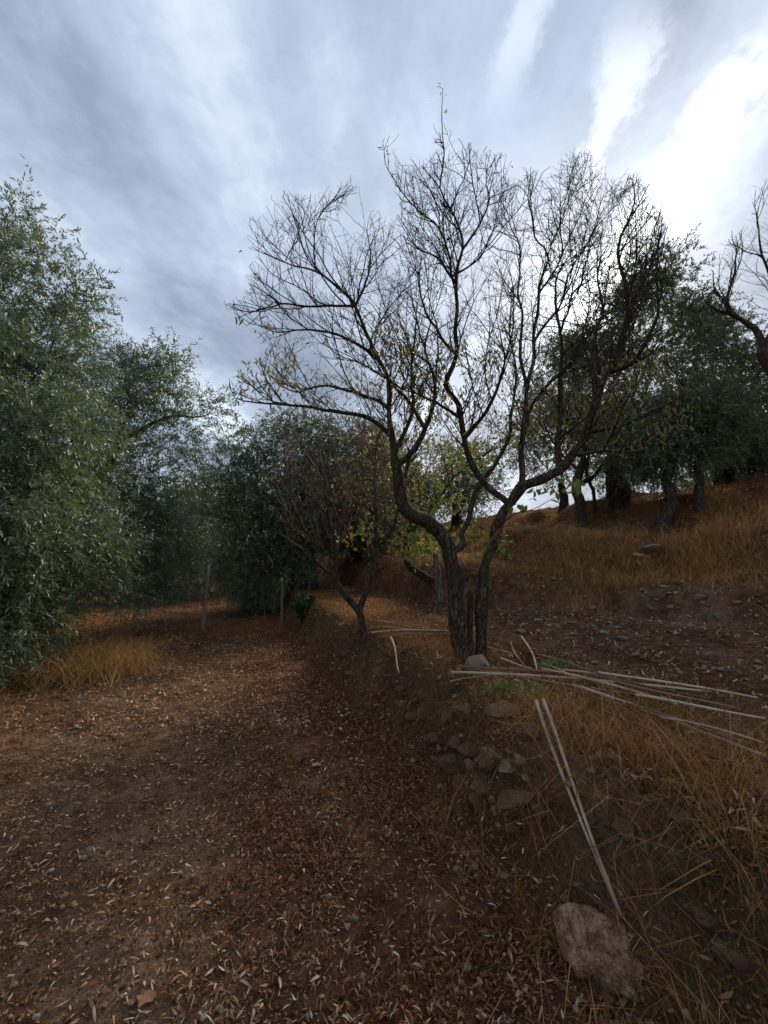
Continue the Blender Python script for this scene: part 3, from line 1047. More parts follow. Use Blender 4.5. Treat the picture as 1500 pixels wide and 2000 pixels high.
pe_b = G(790, 1165)
persim, s2, b2, nt2 = small_tree('persimmon_tree', 'spreading tree with yellow, orange and green autumn leaves behind the almond', np.array([pe_b[0] + .5, 8.2, float(H(pe_b[0] + .5, 8.2))]),
    [([(795, 1100, 0), (800, 1040, 0), (790, 960, 0), (800, 880, 0)], .08, .03),
     ([(800, 1040, 0), (850, 980, .3), (900, 920, .5), (960, 880, .6)], .05, .012),
     ([(795, 1060, 0), (740, 1010, -.4), (700, 980, -.6), (670, 970, -.8)], .04, .01),
     ([(795, 1000, 0), (760, 920, .3), (740, 850, .4)], .04, .01)],
    [(655, 1050), (650, 960), (690, 850), (760, 770), (860, 740), (980, 790), (1070, 850), (1090, 930), (1060, 1000), (960, 1020), (900, 1050), (860, 1100), (780, 1120), (700, 1100)], 8.0, 1.3, 1500, 0.12, 0.8, 0.16, .08, M_ALMOND, M_TWIG, 0.004)
c2p = np.array(s2.p)[nt2:]
hang_leaves(c2p, 1900, 0.075, 0.036, M_AUTUMN, 'leaves', persim, b2, 0.5, rng.random(1900), jit=0.10)
lowc = np.array([P(R.gauss(a, s), R.gauss(b, s * .6), 7.4 + R.uniform(-.6, .6)) for a, b, s, n in
                 [(690, 1040, 22, 40), (720, 1030, 18, 40), (800, 1060, 28, 120), (830, 1070, 25, 80), (930, 1040, 22, 80), (975, 1060, 14, 30), (820, 1000, 30, 80), (880, 960, 40, 90), (930, 900, 40, 90)] for _ in range(n)])
hang_leaves(lowc, 900, 0.10, 0.055, M_AUTUMN, 'leaves', persim, b2, 0.7, np.clip(rng.normal(size=900) * .3 + .35, 0, 1), jit=0.05)

# ------------------------------------------------------------------ olive trees
def olive(name, label, basexyz, ells, nspray, leafL=0.06, leafW=0.013, nleaf=20, slen=0.26, limbs=(), trunk_r=0.18, mat=None, group=None, lean=(0, 0), droop=0.25, clump_r=0.34, nclump=None, keepz=True):
    b = np.asarray(basexyz, float)
    E = [(P(px, py, Yd), r * Yd / F) for px, py, r, Yd in ells]
    vol = np.array([r ** 2.2 for _, r in E]); vol /= vol.sum()
    nc = nclump or max(30, nspray // 26)
    cl = []
    for _ in range(nc):
        c, r = E[rng.choice(len(E), p=vol)]
        d = rng.normal(size=3); d /= np.linalg.norm(d)
        q = c + d * r * (R.random() ** 0.38) * 0.95 * np.array([1, 1.0, 1])
        gz = float(H(q[0], q[1]))
        if q[2] < gz + 0.35: q[2] = gz + 0.35 + R.random() * 0.4
        cl.append(q)
    cl = np.array(cl)
    s = Skel()
    cen = np.mean([c for c, r in E], axis=0)
    top = b + np.array([lean[0], lean[1], 0]) + np.array([0, 0, max(1.0, (cen[2] - b[2]) * 0.38)])
    if limbs:
        for i, (pts, r0, r1) in enumerate(limbs):
            pp = [P(a, c, d) for a, c, d in pts]
            if i == 0:
                s.poly([b + np.array([0, 0, -.1])] + pp, r0, r1, -1, 0.12, 0.03)
            else:
                k = s.nearest(pp[0]); pp[0] = s.p[k]
                s.poly(pp, min(r0, s.rmin[k]), r1, k, 0.12, 0.03)
    else:
        mid_ = (b + top) / 2 + np.array([R.uniform(-.1, .1), R.uniform(-.1, .1), 0])
        s.poly([b + np.array([0, 0, -.1]), b + np.array([0.01, 0, .12]), mid_, top], trunk_r * 1.35, trunk_r * .8, -1, 0.12, 0.03)
    nt = len(s.p)
    s.colonize(cl, 0.16, 60.0, 0.20, 90, 0.5, (0, 0, 0.10), 0.2, first=nt // 2)
    s.radii(tip=0.006, expo=2.25)
    t = thing(name, label, 'tree', b, group)
    obj('trunk', s.mesh('trunk', M_OLIVEBARK, (0.035, 9), bark=0.16, off=b), t)
    me = s.mesh('branches', M_OLIVEBARK, (0, 0.035), off=b)
    if me: obj('branches', me, t, kind='stuff')
    # sprays: cloud around each clump, pointing outward
    ci = rng.integers(0, nc, nspray)
    offs = rng.normal(size=(nspray, 3)) * clump_r * 0.55 * np.array([1, 1, 0.85])
    pos = cl[ci] + offs
    ok = pos[:, 2] > H(pos[:, 0], pos[:, 1], False) + 0.12
    pos, offs, ci = pos[ok], offs[ok], ci[ok]
    dirs = norm(offs + 1e-3) + 0.5 * norm(cl[ci] - cen) + rand_dirs(len(pos)) * 0.55 + np.array([0, 0, 0.15])
    ctint = rng.random(nc)
    tb = np.clip(ctint[ci] * 0.55 + rng.random(len(ci)) * 0.45, 0, 1)
    v, f, tn = spray_leaves(pos - b, dirs, nleaf, slen, leafL, leafW, droop, tb)
    obj('crown', mesh_np('crown', v, f, mat or M_OLIVE, {'tint': tn}), t, kind='stuff')
    return t


def gp(x, y):
    return np.array([x, y, float(H(x, y))])


olive('olive_tree', 'tall silvery green olive tree at the left edge beside the track', gp(-6.3, 6.3),
      [(-30, 470, 85, 6.6), (20, 440, 45, 6.6), (-60, 560, 120, 6.2), (60, 560, 85, 6.3), (100, 610, 62, 6.4), (150, 610, 40, 6.4), (0, 700, 150, 5.8), (105, 730, 100, 6.1), (205, 600, 22, 6.5), (175, 560, 25, 6.4), (90, 480, 30, 6.4), (30, 400, 26, 6.6), (-60, 850, 170, 5.2),
       (50, 880, 140, 5.4), (150, 860, 90, 6.1), (0, 1020, 150, 4.9), (120, 1030, 110, 5.9), (-60, 1150, 120, 4.9), (50, 1120, 90, 5.6), (170, 1090, 80, 6.4), (240, 1150, 42, 6.9), (262, 1240, 26, 7.0), (0, 1215, 85, 5.3), (85, 1190, 62, 6.0), (-30, 1280, 50, 5.0), (130, 1150, 60, 6.4)],
      6900, 0.080, 0.0175, 18, 0.30, trunk_r=0.22, clump_r=0.215, nclump=330)
olive('olive_tree', 'open-crowned olive tree reaching over the track with a long dark limb', gp(-6.6, 8.6),
      [(250, 760, 75, 8.3), (310, 720, 50, 8.4), (330, 680, 28, 8.4), (340, 780, 65, 8.4), (390, 810, 42, 8.5), (415, 775, 24, 8.5), (430, 850, 20, 8.5), (260, 850, 80, 8.0), (370, 880, 50, 8.6), (200, 690, 60, 8.2), (200, 930, 80, 7.8),
       (300, 950, 60, 8.4), (320, 1030, 70, 8.8), (250, 1060, 80, 8.0), (360, 980, 45, 9.2), (300, 1120, 70, 8.8), (370, 1080, 45, 9.8)],
      3900, 0.082, 0.019, 16, 0.34,
      limbs=[([(75, 1150, 8.4), (110, 1075, 8.2), (150, 1000, 8.0), (215, 905, 8.0), (240, 862, 8.0), (300, 825, 8.2), (360, 812, 8.4)], .17, .02), ([(215, 905, 8.0), (250, 800, 8.1), (246, 720, 8.2)], .05, .015),
             ([(60, 1160, 8.4), (100, 1130, 8.5), (180, 1100, 8.6), (260, 1090, 8.8)], .07, .02)], trunk_r=0.2, clump_r=0.23, nclump=230)
olive('olive_tree', 'pale-topped olive tree at the far end of the track beyond the post', gp(-3.6, 12.3),
      [(480, 880, 48, 11.5), (505, 850, 32, 11.5), (450, 960, 55, 11.5), (520, 960, 70, 11.8), (480, 1050, 75, 11.5), (530, 1090, 70, 11.8), (440, 1100, 50, 12), (560, 1030, 60, 12), (420, 930, 24, 12), (500, 1150, 40, 12)],
      5200, 0.085, 0.023, 16, 0.30, trunk_r=0.28, mat=M_OLIVE, clump_r=0.42, nclump=150)
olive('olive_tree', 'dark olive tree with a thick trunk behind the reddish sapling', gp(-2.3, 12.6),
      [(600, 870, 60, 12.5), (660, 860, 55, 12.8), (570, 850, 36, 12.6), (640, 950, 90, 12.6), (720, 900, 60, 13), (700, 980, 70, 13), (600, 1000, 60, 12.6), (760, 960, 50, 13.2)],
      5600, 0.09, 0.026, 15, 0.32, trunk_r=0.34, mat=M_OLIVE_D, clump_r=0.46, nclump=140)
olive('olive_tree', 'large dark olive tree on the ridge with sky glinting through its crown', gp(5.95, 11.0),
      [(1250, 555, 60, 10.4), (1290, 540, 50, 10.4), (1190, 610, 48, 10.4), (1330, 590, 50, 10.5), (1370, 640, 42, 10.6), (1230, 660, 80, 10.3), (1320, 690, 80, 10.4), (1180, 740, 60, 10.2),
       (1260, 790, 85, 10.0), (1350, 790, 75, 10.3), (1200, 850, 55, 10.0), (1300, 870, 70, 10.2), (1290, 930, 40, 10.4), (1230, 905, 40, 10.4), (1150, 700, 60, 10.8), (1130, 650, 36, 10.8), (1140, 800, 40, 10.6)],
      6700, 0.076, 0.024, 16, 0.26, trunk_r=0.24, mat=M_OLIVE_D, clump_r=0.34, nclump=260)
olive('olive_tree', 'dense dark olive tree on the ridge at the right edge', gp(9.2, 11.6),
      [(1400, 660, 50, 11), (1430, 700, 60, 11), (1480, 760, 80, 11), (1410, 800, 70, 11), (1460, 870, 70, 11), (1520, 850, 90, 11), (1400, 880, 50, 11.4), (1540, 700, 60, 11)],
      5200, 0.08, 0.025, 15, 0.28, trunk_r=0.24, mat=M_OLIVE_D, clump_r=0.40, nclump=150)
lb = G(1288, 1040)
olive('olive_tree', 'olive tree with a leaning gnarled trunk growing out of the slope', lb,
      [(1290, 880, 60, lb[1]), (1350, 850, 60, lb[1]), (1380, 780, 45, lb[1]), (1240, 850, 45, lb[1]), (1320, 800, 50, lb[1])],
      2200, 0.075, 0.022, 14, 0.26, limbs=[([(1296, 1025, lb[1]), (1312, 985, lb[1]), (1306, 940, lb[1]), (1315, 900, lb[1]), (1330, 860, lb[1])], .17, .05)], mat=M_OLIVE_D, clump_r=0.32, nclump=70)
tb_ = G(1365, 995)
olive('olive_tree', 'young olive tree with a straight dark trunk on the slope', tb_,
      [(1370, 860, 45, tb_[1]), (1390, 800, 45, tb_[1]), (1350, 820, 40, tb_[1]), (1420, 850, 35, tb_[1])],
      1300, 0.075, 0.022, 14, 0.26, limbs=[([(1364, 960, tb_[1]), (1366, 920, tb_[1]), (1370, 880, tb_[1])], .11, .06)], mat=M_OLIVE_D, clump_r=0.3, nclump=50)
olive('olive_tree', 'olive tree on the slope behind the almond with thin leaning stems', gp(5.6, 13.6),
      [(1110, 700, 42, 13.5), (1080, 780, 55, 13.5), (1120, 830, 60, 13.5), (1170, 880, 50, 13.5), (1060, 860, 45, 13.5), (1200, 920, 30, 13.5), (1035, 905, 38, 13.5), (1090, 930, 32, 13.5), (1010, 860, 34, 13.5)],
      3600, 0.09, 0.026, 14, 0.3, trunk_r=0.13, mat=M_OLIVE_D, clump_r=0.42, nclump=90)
# further olives closing the view down the track and behind the terrace: each its own tree
for k, (x, y, hgt, sx, lab) in enumerate([
        (-7.6, 14.5, 5.0, 2.3, 'dark olive tree left of the track beyond the fence post'),
        (-6.0, 19.0, 5.2, 2.6, 'olive tree standing straight down the track, farthest in view'),
        (-10.5, 11.0, 5.5, 2.6, 'olive tree in the shade behind the open-crowned olive'),
        (0.2, 17.5, 4.4, 2.4, 'olive tree glimpsed between the dark olive and the almond'),
        (3.2, 19.0, 4.2, 2.4, 'olive tree behind the autumn-leaved tree, mostly hidden'),
        (-9.5, 22.0, 6.0, 3.2, 'tall olive tree far behind the left-hand olives'),
        (-3.0, 24.0, 5.5, 3.0, 'olive tree far behind the pale-topped olive'),
        (-13.5, 17.0, 5.5, 3.0, 'olive tree in deep shade left of every other one in view'),
        (-5.0, 30.0, 5.0, 3.4, 'distant olive tree closing the gap over the track'),
        (-12.0, 31.0, 6.0, 3.6, 'distant tall olive tree seen past the open-crowned olive'),
        (0.8, 27.0, 5.5, 3.2, 'distant olive tree behind the dark olive and the sapling'),
        (-1.0, 14.6, 3.6, 1.8, 'low olive tree right behind the thick dark olive trunk'),
        (12.5, 15.5, 4.5, 2.4, 'olive tree deep in shade behind the ridge olives')]):
    z0 = float(H(x, y))
    E = []
    for q in range(9):
        a = q * 2.4; rr = sx * 0.55 * (0.3 + 0.7 * ((q * 37) % 10) / 10)
        zc = z0 + hgt * (0.18 + 0.62 * ((q * 53) % 10) / 10)
        E.append((np.array([x + rr * math.cos(a), y + rr * math.sin(a), zc]), sx * 0.42))
    ells = []
    for c, r in E:      # back to the (px, py, r, depth) form that olive() takes
        d = c - np.array([0, 0, EYE]); cc, s_ = math.cos(PITCH), math.sin(PITCH)
        fw = d[1] * cc + d[2] * s_; upv = -d[1] * s_ + d[2] * cc
        ells.append((750 + F * d[0] / fw, 1000 - F * upv / fw, r * F / c[1], c[1]))
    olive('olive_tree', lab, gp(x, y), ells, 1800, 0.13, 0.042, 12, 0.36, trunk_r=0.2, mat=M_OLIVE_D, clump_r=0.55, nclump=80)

# bare almond at the right edge
bb_ = np.array([8.35, 7.6, float(H(8.35, 7.6))])
bare, s3, b3, nt3 = small_tree('bare_almond_tree', 'bare almond tree at the right edge with one limb reaching left', bb_,
    [([(1560, 900, 0), (1530, 800, 0), (1515, 740, 0), (1490, 690, 0)], .13, .09),
     ([(1493, 700, 0), (1480, 650, 0), (1440, 622, 0), (1400, 605, 0), (1380, 590, 0)], .075, .012),
     ([(1440, 622, 0), (1420, 590, .1), (1432, 540, .1), (1440, 480, .2)], .035, .008),
     ([(1490, 690, 0), (1520, 600, .2), (1490, 500, .3), (1480, 420, .3)], .06, .008),
     ([(1500, 720, 0), (1560, 620, -.3), (1580, 500, -.3)], .06, .01)],
    [(1370, 620), (1385, 540), (1410, 470), (1450, 450), (1470, 360), (1520, 330), (1640, 400), (1640, 640), (1540, 660), (1460, 600), (1420, 640)], 7.7, 1.2, 1500, 0.10, 0.7, 0.13, .13, M_ALMOND, M_TWIG, 0.0042)
kb = G(1137, 1028)
ky = kb[1]
alm2, s4, b4, nt4 = small_tree('slope_almond_tree', 'almond tree with a pale stubby trunk on the slope, hung with yellow-green leaves', kb,
    [([(1133, 985, 0), (1125, 950, 0), (1140, 900, 0)], .16, .09),
     ([(1125, 950, 0), (1160, 930, .2), (1190, 890, .3), (1230, 850, .3), (1270, 760, .3)], .06, .012),
     ([(1140, 900, 0), (1150, 820, -.2), (1190, 720, -.3), (1195, 600, -.3)], .06, .012),
     ([(1135, 920, 0), (1090, 880, .2), (1060, 820, .3)], .05, .012)],
    [(1000, 900), (1030, 800), (1120, 650), (1240, 600), (1330, 640), (1400, 720), (1410, 820), (1380, 900), (1290, 930), (1200, 940), (1080, 950)], ky, 1.4, 1000, 0.12, 0.9, 0.17, .14, M_ALMOND, M_TWIG, 0.0045)
c4 = np.array(s4.p)[nt4:]
c4l = c4[c4[:, 2] < np.percentile(c4[:, 2], 60)]
hang_leaves(c4l, 2600, 0.085, 0.022, M_DRYLEAF, 'leaves', alm2, b4, tint=np.clip(rng.random(2600) * 0.8 + .2, 0, 1))
lowc = np.array([P(R.gauss(a, s), R.gauss(b, s * .6), BY + R.uniform(-.3, .3)) for a, b, s, n in
                 [(1085, 950, 14, 20), (1125, 945, 12, 26), (1010, 985, 18, 12), (1060, 960, 22, 12)] for _ in range(n)])
hang_leaves(lowc, 60, 0.085, 0.035, M_AUTUMN, 'leaves', almond, base, 0.7, rng.random(60) * 0.45, jit=0.01)

for (x0, y0), (x1, y1), lab in [((1190, 1003), (1200, 860), 'slim dark tree stem on the slope, nearer the big ridge olive'),
                                ((1161, 997), (1150, 880), 'slim dark tree stem on the slope beside the pale stubby trunk')]:
    g0 = G(x0, y0)
    t_, s_, _, _n = small_tree('thin_tree', lab, g0,
        [([(x0 - 2, y0 - 40, 0), (x1 - 4, y1 + 50, 0), (x1, y1, 0)], .055, .035), ([(x1, y1, 0), (x1 + 20, y1 - 50, .1)], .03, .008), ([(x1 - 3, y1 + 40, 0), (x1 - 26, y1 - 20, -.1)], .03, .008)],
        [(x1 - 45, y1 - 10), (x1, y1 - 90), (x1 + 50, y1 - 30), (x1 + 20, y1)], g0[1], 0.6, 140, 0.14, 0.9, 0.2, .06, M_OLIVEBARK, M_TWIG, 0.005, group=None)
    cc_ = np.array(s_.p)[_n:]
    if len(cc_): hang_leaves(cc_, 500, 0.075, 0.02, M_OLIVE_D, 'leaves', t_, g0, 0.2, jit=0.12)

# broken pale trunk behind the almond
db = G(860, 1172)
ds = Skel()
ds.poly([db + np.array([0, 0, -.08]), P(858, 1150, db[1]), P(853, 1115, db[1]), P(850, 1085, db[1])], 0.075, 0.05, step=0.06, wob=0.01)
ds.radii()
M_DEADPALE = m_bark('bleached_wood', (0.11, 0.09, 0.075), (0.20, 0.17, 0.145), (0.32, 0.28, 0.24), 0.0, 0.5)
dt = thing('dead_stump', 'bleached grey broken trunk standing just behind the almond', 'stump', db)
obj('trunk', ds.mesh('trunk', M_DEADPALE, bark=0.22, off=db), dt)
stick = Skel(); q0 = G(832, 1178); q1 = P(846, 1150, q0[1] + .05)
stick.poly([q0, q1], .015, .01, step=.1); stick.radii()
obj('prop_stick', stick.mesh('prop_stick', M_DEADPALE, off=db), dt)

# ------------------------------------------------------------------ fence
def tube(p0, p1, r0, r1, sides=8, sag=0.0, wob=0.0, nodes=0, seg=10):
    """a stick along local z with node rings; returns verts relative to p0, faces, ring attribute"""
    p0, p1 = np.asarray(p0, float), np.asarray(p1, float)
    d = p1 - p0; L = np.linalg.norm(d)
    ts = list(np.linspace(0, 1, seg + 1))
    if nodes:
        for k in range(1, nodes):
            c = k / nodes + R.uniform(-.2, .2) / nodes
            ts += [c - .006 / L, c, c + .006 / L]
    ts = np.array(sorted(t for t in ts if 0 <= t <= 1))
    ring = np.zeros(len(ts))
    rr = r0 + (r1 - r0) * ts
    if nodes:
        cs = [ts[i] for i in range(1, len(ts) - 1) if abs((ts[i + 1] - ts[i]) * L - .006) < 1e-4 and abs((ts[i] - ts[i - 1]) * L - .006) < 1e-4]
        for c in cs:
            k = np.argmin(abs(ts - c)); rr[k] *= 1.22; ring[k] = 1
    ph = R.uniform(0, 9)
    cx = wob * np.sin(ts * 3.1 + ph) - wob * math.sin(ph) * (1 - ts) - wob * math.sin(3.1 + ph) * ts
    ang = np.linspace(0, 2 * np.pi, sides, endpoint=False)
    cen = np.stack([cx, cx * .4, ts * L], -1)
    v = cen[:, None] + rr[:, None, None] * np.stack([np.cos(ang), np.sin(ang), ang * 0], -1)[None]
    m = len(ts)
    i0 = np.arange(m - 1)[:, None] * sides + np.arange(sides)[None]
    i1 = np.arange(m - 1)[:, None] * sides + ((np.arange(sides) + 1) % sides)[None]
    f4 = np.stack([i0, i1, i1 + sides, i0 + sides], -1).reshape(-1, 4)
    v = np.vstack([v.reshape(-1, 3), cen[0], cen[-1]])
    e = m * sides
    b = np.arange(sides); b2 = (b + 1) % sides
    f3 = np.vstack([np.stack([b2, b, np.full(sides, e)], -1), np.stack([b + e - sides, b2 + e - sides, np.full(sides, e + 1)], -1)])
    q = Vector(d).to_track_quat('Z', 'Y')
    return v, [f4, f3], np.concatenate([np.repeat(ring, sides), [0, 0]]), q


def stickobj(name, p0, p1, r0, r1, mat, parent=None, nodes=0, wob=0.0, sides=8, **kw):
    v, f, ring, q = tube(p0, p1, r0, r1, sides, wob=wob, nodes=nodes)
    o = obj(name, mesh_np(name, v, f, mat, {'node_ring': ring}, smooth=True), parent, **kw)
    o.rotation_mode = 'QUATERNION'
    o.rotation_quaternion = q
    o.location = Vector(p0) - (parent.location if parent else Vector((0, 0, 0)))
    return o


pA, pB = G(395, 1232), G(550, 1222)
pC = G(290, 1238) ; pC = pA + (pA - pB) * 0.75; pC[2] = float(H(pC[0], pC[1]))
fen = thing('wire_fence', 'low wire mesh fence on two rough wooden posts across the end of the track', 'fence', pA)
topA = P(408, 1102, pA[1])
stickobj('post', pA - [0, 0, .1], topA, .048, .036, M_POST, fen, wob=.02, sides=10, label='pale leaning post, taller and thicker')
topB = P(551, 1128, pB[1])
stickobj('post', pB - [0, 0, .1], topB, .026, .022, M_POST, fen, wob=.015, sides=8, label='thin dark post by the bank')
m, t, b, out = mat_base('rusty_wire')
b.inputs['Base Color'].default_value = (0.10, 0.075, 0.06, 1); b.inputs['Metallic'].default_value = 0.5; b.inputs['Roughness'].default_value = 0.7
vv, ff, nvv = [], [], 0
def wire(p0, p1, r=0.0016):
    global nvv
    d = norm(p1 - p0); s = norm(np.cross(d, [0.3, 0.2, 1])); u_ = np.cross(s, d)
    for p_ in (p0, p1):
        for a in (0, 2.094, 4.189):
            vv.append(p_ + r * (s * math.cos(a) + u_ * math.sin(a)))
    for a in range(3):
        ff.append([nvv + a, nvv + (a + 1) % 3, nvv + 3 + (a + 1) % 3, nvv + 3 + a])
    nvv += 6
for q0, q1 in ((pC, pA), (pA, pB)):
    Lf = np.linalg.norm(q1 - q0); nvw = int(Lf / 0.10)
    def at(t, h):
        p_ = q0 + (q1 - q0) * t
        return np.array([p_[0], p_[1] - 0.05, float(H(p_[0], p_[1])) + h])
    for k in range(nvw + 1):
        wire(at(k / nvw, 0.0), at(k / nvw, 0.72))
    for hh in np.arange(0.02, 0.73, 0.10):
        for k in range(nvw):
            wire(at(k / nvw, hh), at((k + 1) / nvw, hh))
obj('wire_mesh', mesh_np('wire_mesh', np.array(vv) - pA, np.array(ff), m), fen, kind='stuff')

# ------------------------------------------------------------------ stones
def rock_mesh(name, mat, seed, sub=3, amp=0.35, facets=9, flat=1.0):
    import bmesh
    bm = bmesh.new()
    bmesh.ops.create_icosphere(bm, subdivisions=sub, radius=1.0)
    co = np.array([v.co[:] for v in bm.verts])
    r2 = np.random.default_rng(seed)
    # cut by random planes: angular, broken faces
    for _ in range(facets):
        nrm = norm(r2.normal(size=3)); dd = r2.uniform(0.55, 0.9)
        s = co @ nrm
        k = s > dd
        co[k] -= np.outer(s[k] - dd, nrm)
    co = co + norm(co) * (fbm(co * 1.7 + seed, 3, seed) * amp * 0.3)[:, None] + norm(co) * (fbm(co * 4.5 + seed, 3, seed) * 0.07)[:, None]
    for v, c in zip(bm.verts, co): v.co = c * np.array([1, 1, flat])
    me = bpy.data.meshes.new(name)
    bm.to_mesh(me); bm.free()
    me.materials.append(mat)
    return me


def slab_boulder():
    """a leaning slab: its broad face looks up and towards the track, its body goes down into the earth behind"""
    foot = G(1190, 1925)
    nrm = norm(np.array([-0.30, -0.62, 0.78]))
    outl = [(1078, 1775), (1092, 1764), (1125, 1760), (1160, 1776), (1205, 1792), (1222, 1805), (1240, 1850), (1252, 1885), (1262, 1945), (1258, 1958), (1225, 1945), (1180, 1925), (1130, 1902), (1105, 1866), (1092, 1830), (1082, 1800)]
    q0 = foot + np.array([0, 0, .085])
    pts = []
    for px, py in outl:
        r = ray(px, py); o = np.array([0, 0, EYE])
        pts.append(o + r * ((q0 - o) @ nrm) / (r @ nrm))
    pts = np.array(pts); c = pts.mean(0)
    n = 96
    tt = np.linspace(0, len(pts), n, endpoint=False); i0 = tt.astype(int); fr = (tt - i0)[:, None]
    rim = pts[i0] * (1 - fr) + pts[(i0 + 1) % len(pts)] * fr
    V = [c[None] + nrm * .035]; rings = []
    for f in np.linspace(.06, 1.0, 22):
        V.append(c + (rim - c) * f + nrm * 0.022 * (1 - f ** 9)); rings.append(1)
    for k, dn in enumerate(np.linspace(.012, .20, 12)):
        V.append(c + (rim - c) * (1.01 - .25 * (dn / .2) ** 2) - nrm * dn); rings.append(1)
    v = np.vstack(V)
    m = len(rings)
    # broken steps and grain
    d = v - c
    e1 = norm(np.cross(nrm, [0, 0, 1.0])); e2 = np.cross(nrm, e1)
    st = (d @ e1) * .8 + (d @ e2) * .5 + .05 * fbm(v * 9, 3, 3)
    rel = 0.016 * fbm(v * 9, 4, 2) + 0.011 * (np.floor(st * 16) - st * 16) + 0.010 * fbm(v * 38, 3, 8)
    v = v + nrm * rel[:, None] + norm(d) * (0.012 * fbm(v * 22, 3, 5))[:, None]
    ii = np.arange(n)
    F3 = np.stack([np.zeros(n, int), 1 + ii, 1 + (ii + 1) % n], -1)
    F4 = np.vstack([np.stack([1 + k * n + ii, 1 + (k + 1) * n + ii, 1 + (k + 1) * n + (ii + 1) % n, 1 + k * n + (ii + 1) % n], -1) for k in range(m - 1)])
    o = obj('boulder', mesh_np('boulder', v - foot, [F4, F3], M_BOULDER, smooth=False), label='big angular brown boulder at the foot of the bank where the two long canes end', category='boulder')
    o.location = foot


slab_boulder()

stones = [rock_mesh('stone', M_ROCK, 20 + k, 3, 0.8, 7, 0.8) for k in range(5)]
pales = [rock_mesh('stone', M_PALE, 40 + k, 2, 0.4, 8, 0.6) for k in range(4)]


def stone(px, py, r, pale=False, flat=1.0, sink=0.25, parent=ground, name='stone', **kw):
    g0 = G(px, py)
    me = R.choice(pales if pale else stones)
    o = obj(name, me, parent, **kw)
    rad = r * g0[1] / F
    o.location = g0 + np.array([0, 0, rad * (1 - 2 * sink) * 0.5])
    o.scale = (rad * R.uniform(.9, 1.15), rad * R.uniform(.9, 1.2), rad * R.uniform(.7, .95) * flat)
    o.rotation_euler = (R.uniform(-.4, .4), R.uniform(-.4, .4), R.uniform(0, 6.28))
    return o


for a in [(920, 1400, 34), (985, 1395, 42), (1030, 1430, 38), (925, 1475, 36), (965, 1490, 26), (1005, 1500, 30), (1040, 1515, 20), (955, 1540, 40), (1010, 1560, 36), (940, 1580, 26), (895, 1450, 22), 
          (870, 1400, 20), (790, 1345, 18), (810, 1370, 16), (765, 1330, 14), (835, 1360, 15), (1060, 1590, 26), (1160, 1620, 22), (1220, 1640, 26), (1290, 1620, 26),
          (1340, 1600, 28), (1400, 1590, 30), (1450, 1640, 34), (1480, 1590, 30), (1250, 1700, 22), (1380, 1680, 26), (1430, 1720, 22), (1310, 1760, 20), (1470, 1740, 26), (745, 1310, 12), (720, 1300, 11), (775, 1380, 14), (850, 1440, 22), (880, 1500, 26), (905, 1545, 24), (1000, 1620, 20), (830, 1400, 18), (800, 1400, 15), (1380, 1790, 26), (1440, 1880, 30), (1350, 1880, 20)]:
    if (a[0] > 1110 and (a[0] // 10) % 2) or R.random() < .06: continue
    stone(a[0] + R.uniform(-8, 8), a[1] + R.uniform(-8, 8), a[2] * R.uniform(.5, 1.15), sink=R.uniform(.28, .48))
for a in [(990, 1508, 24), (1028, 1522, 12), (960, 1478, 18), (1155, 1508, 9), (1020, 1492, 10), (925, 1500, 22)]:
    stone(*a, True, sink=.3)
st = stone(932, 1312, 26, True, parent=None, name='rock', label='buff rounded rock wedged against the foot of the almond trunk', category='rock', sink=0.1)
st.scale = (st.scale[0], st.scale[1], st.scale[0] * 1.15)
stone(1278, 1083, 24, True, 0.45, parent=None, name='rock', label='flat pale slab of rock in the orange grass on the slope', category='rock', sink=0.1)
stone(1245, 1090, 13, True, 0.6, parent=None, name='rock', label='small pale rock left of the flat slab on the slope', category='rock', sink=0.1)
stone(1498, 1545, 22, True, 0.9, parent=None, name='rock', label='pale rock on the bank at the right edge', category='rock', sink=0.1)
for a in [(985, 1715, 9), (1105, 1768, 9), (912, 1895, 12), (430, 1975, 8), (1370, 1170, 11), (1157, 1188, 7), (1320, 1162, 6), (1440, 1182, 8), (1018, 1237, 8), (1215, 1250, 9), (1050, 1215, 9), (1240, 1280, 8), (1285, 1285, 7),
          (1175, 1262, 6), (1120, 1240, 7), (1185, 1238, 7), (1300, 1300, 7), (1330, 1318, 7), (1410, 1310, 8), (1480, 1295, 9), (1160, 1297, 7), (1020, 1222, 6), (1090, 1225, 6), (1310, 1190, 6), (1400, 1205, 7), (1165, 1120, 5), (1060, 1172, 5)]:
    stone(*a, pale=True, sink=0.2)
for k in range(90):
    a, b = R.uniform(960, 1500), R.uniform(1090, 1330)
    stone(a, b, R.uniform(3.0, 6.5), True, sink=0.25)
for k in range(46):
    a, b = R.uniform(0, 1050), R.uniform(1350, 1990)
    stone(a, b, R.uniform(4.5, 7.5), R.random() < .6, sink=0.3)

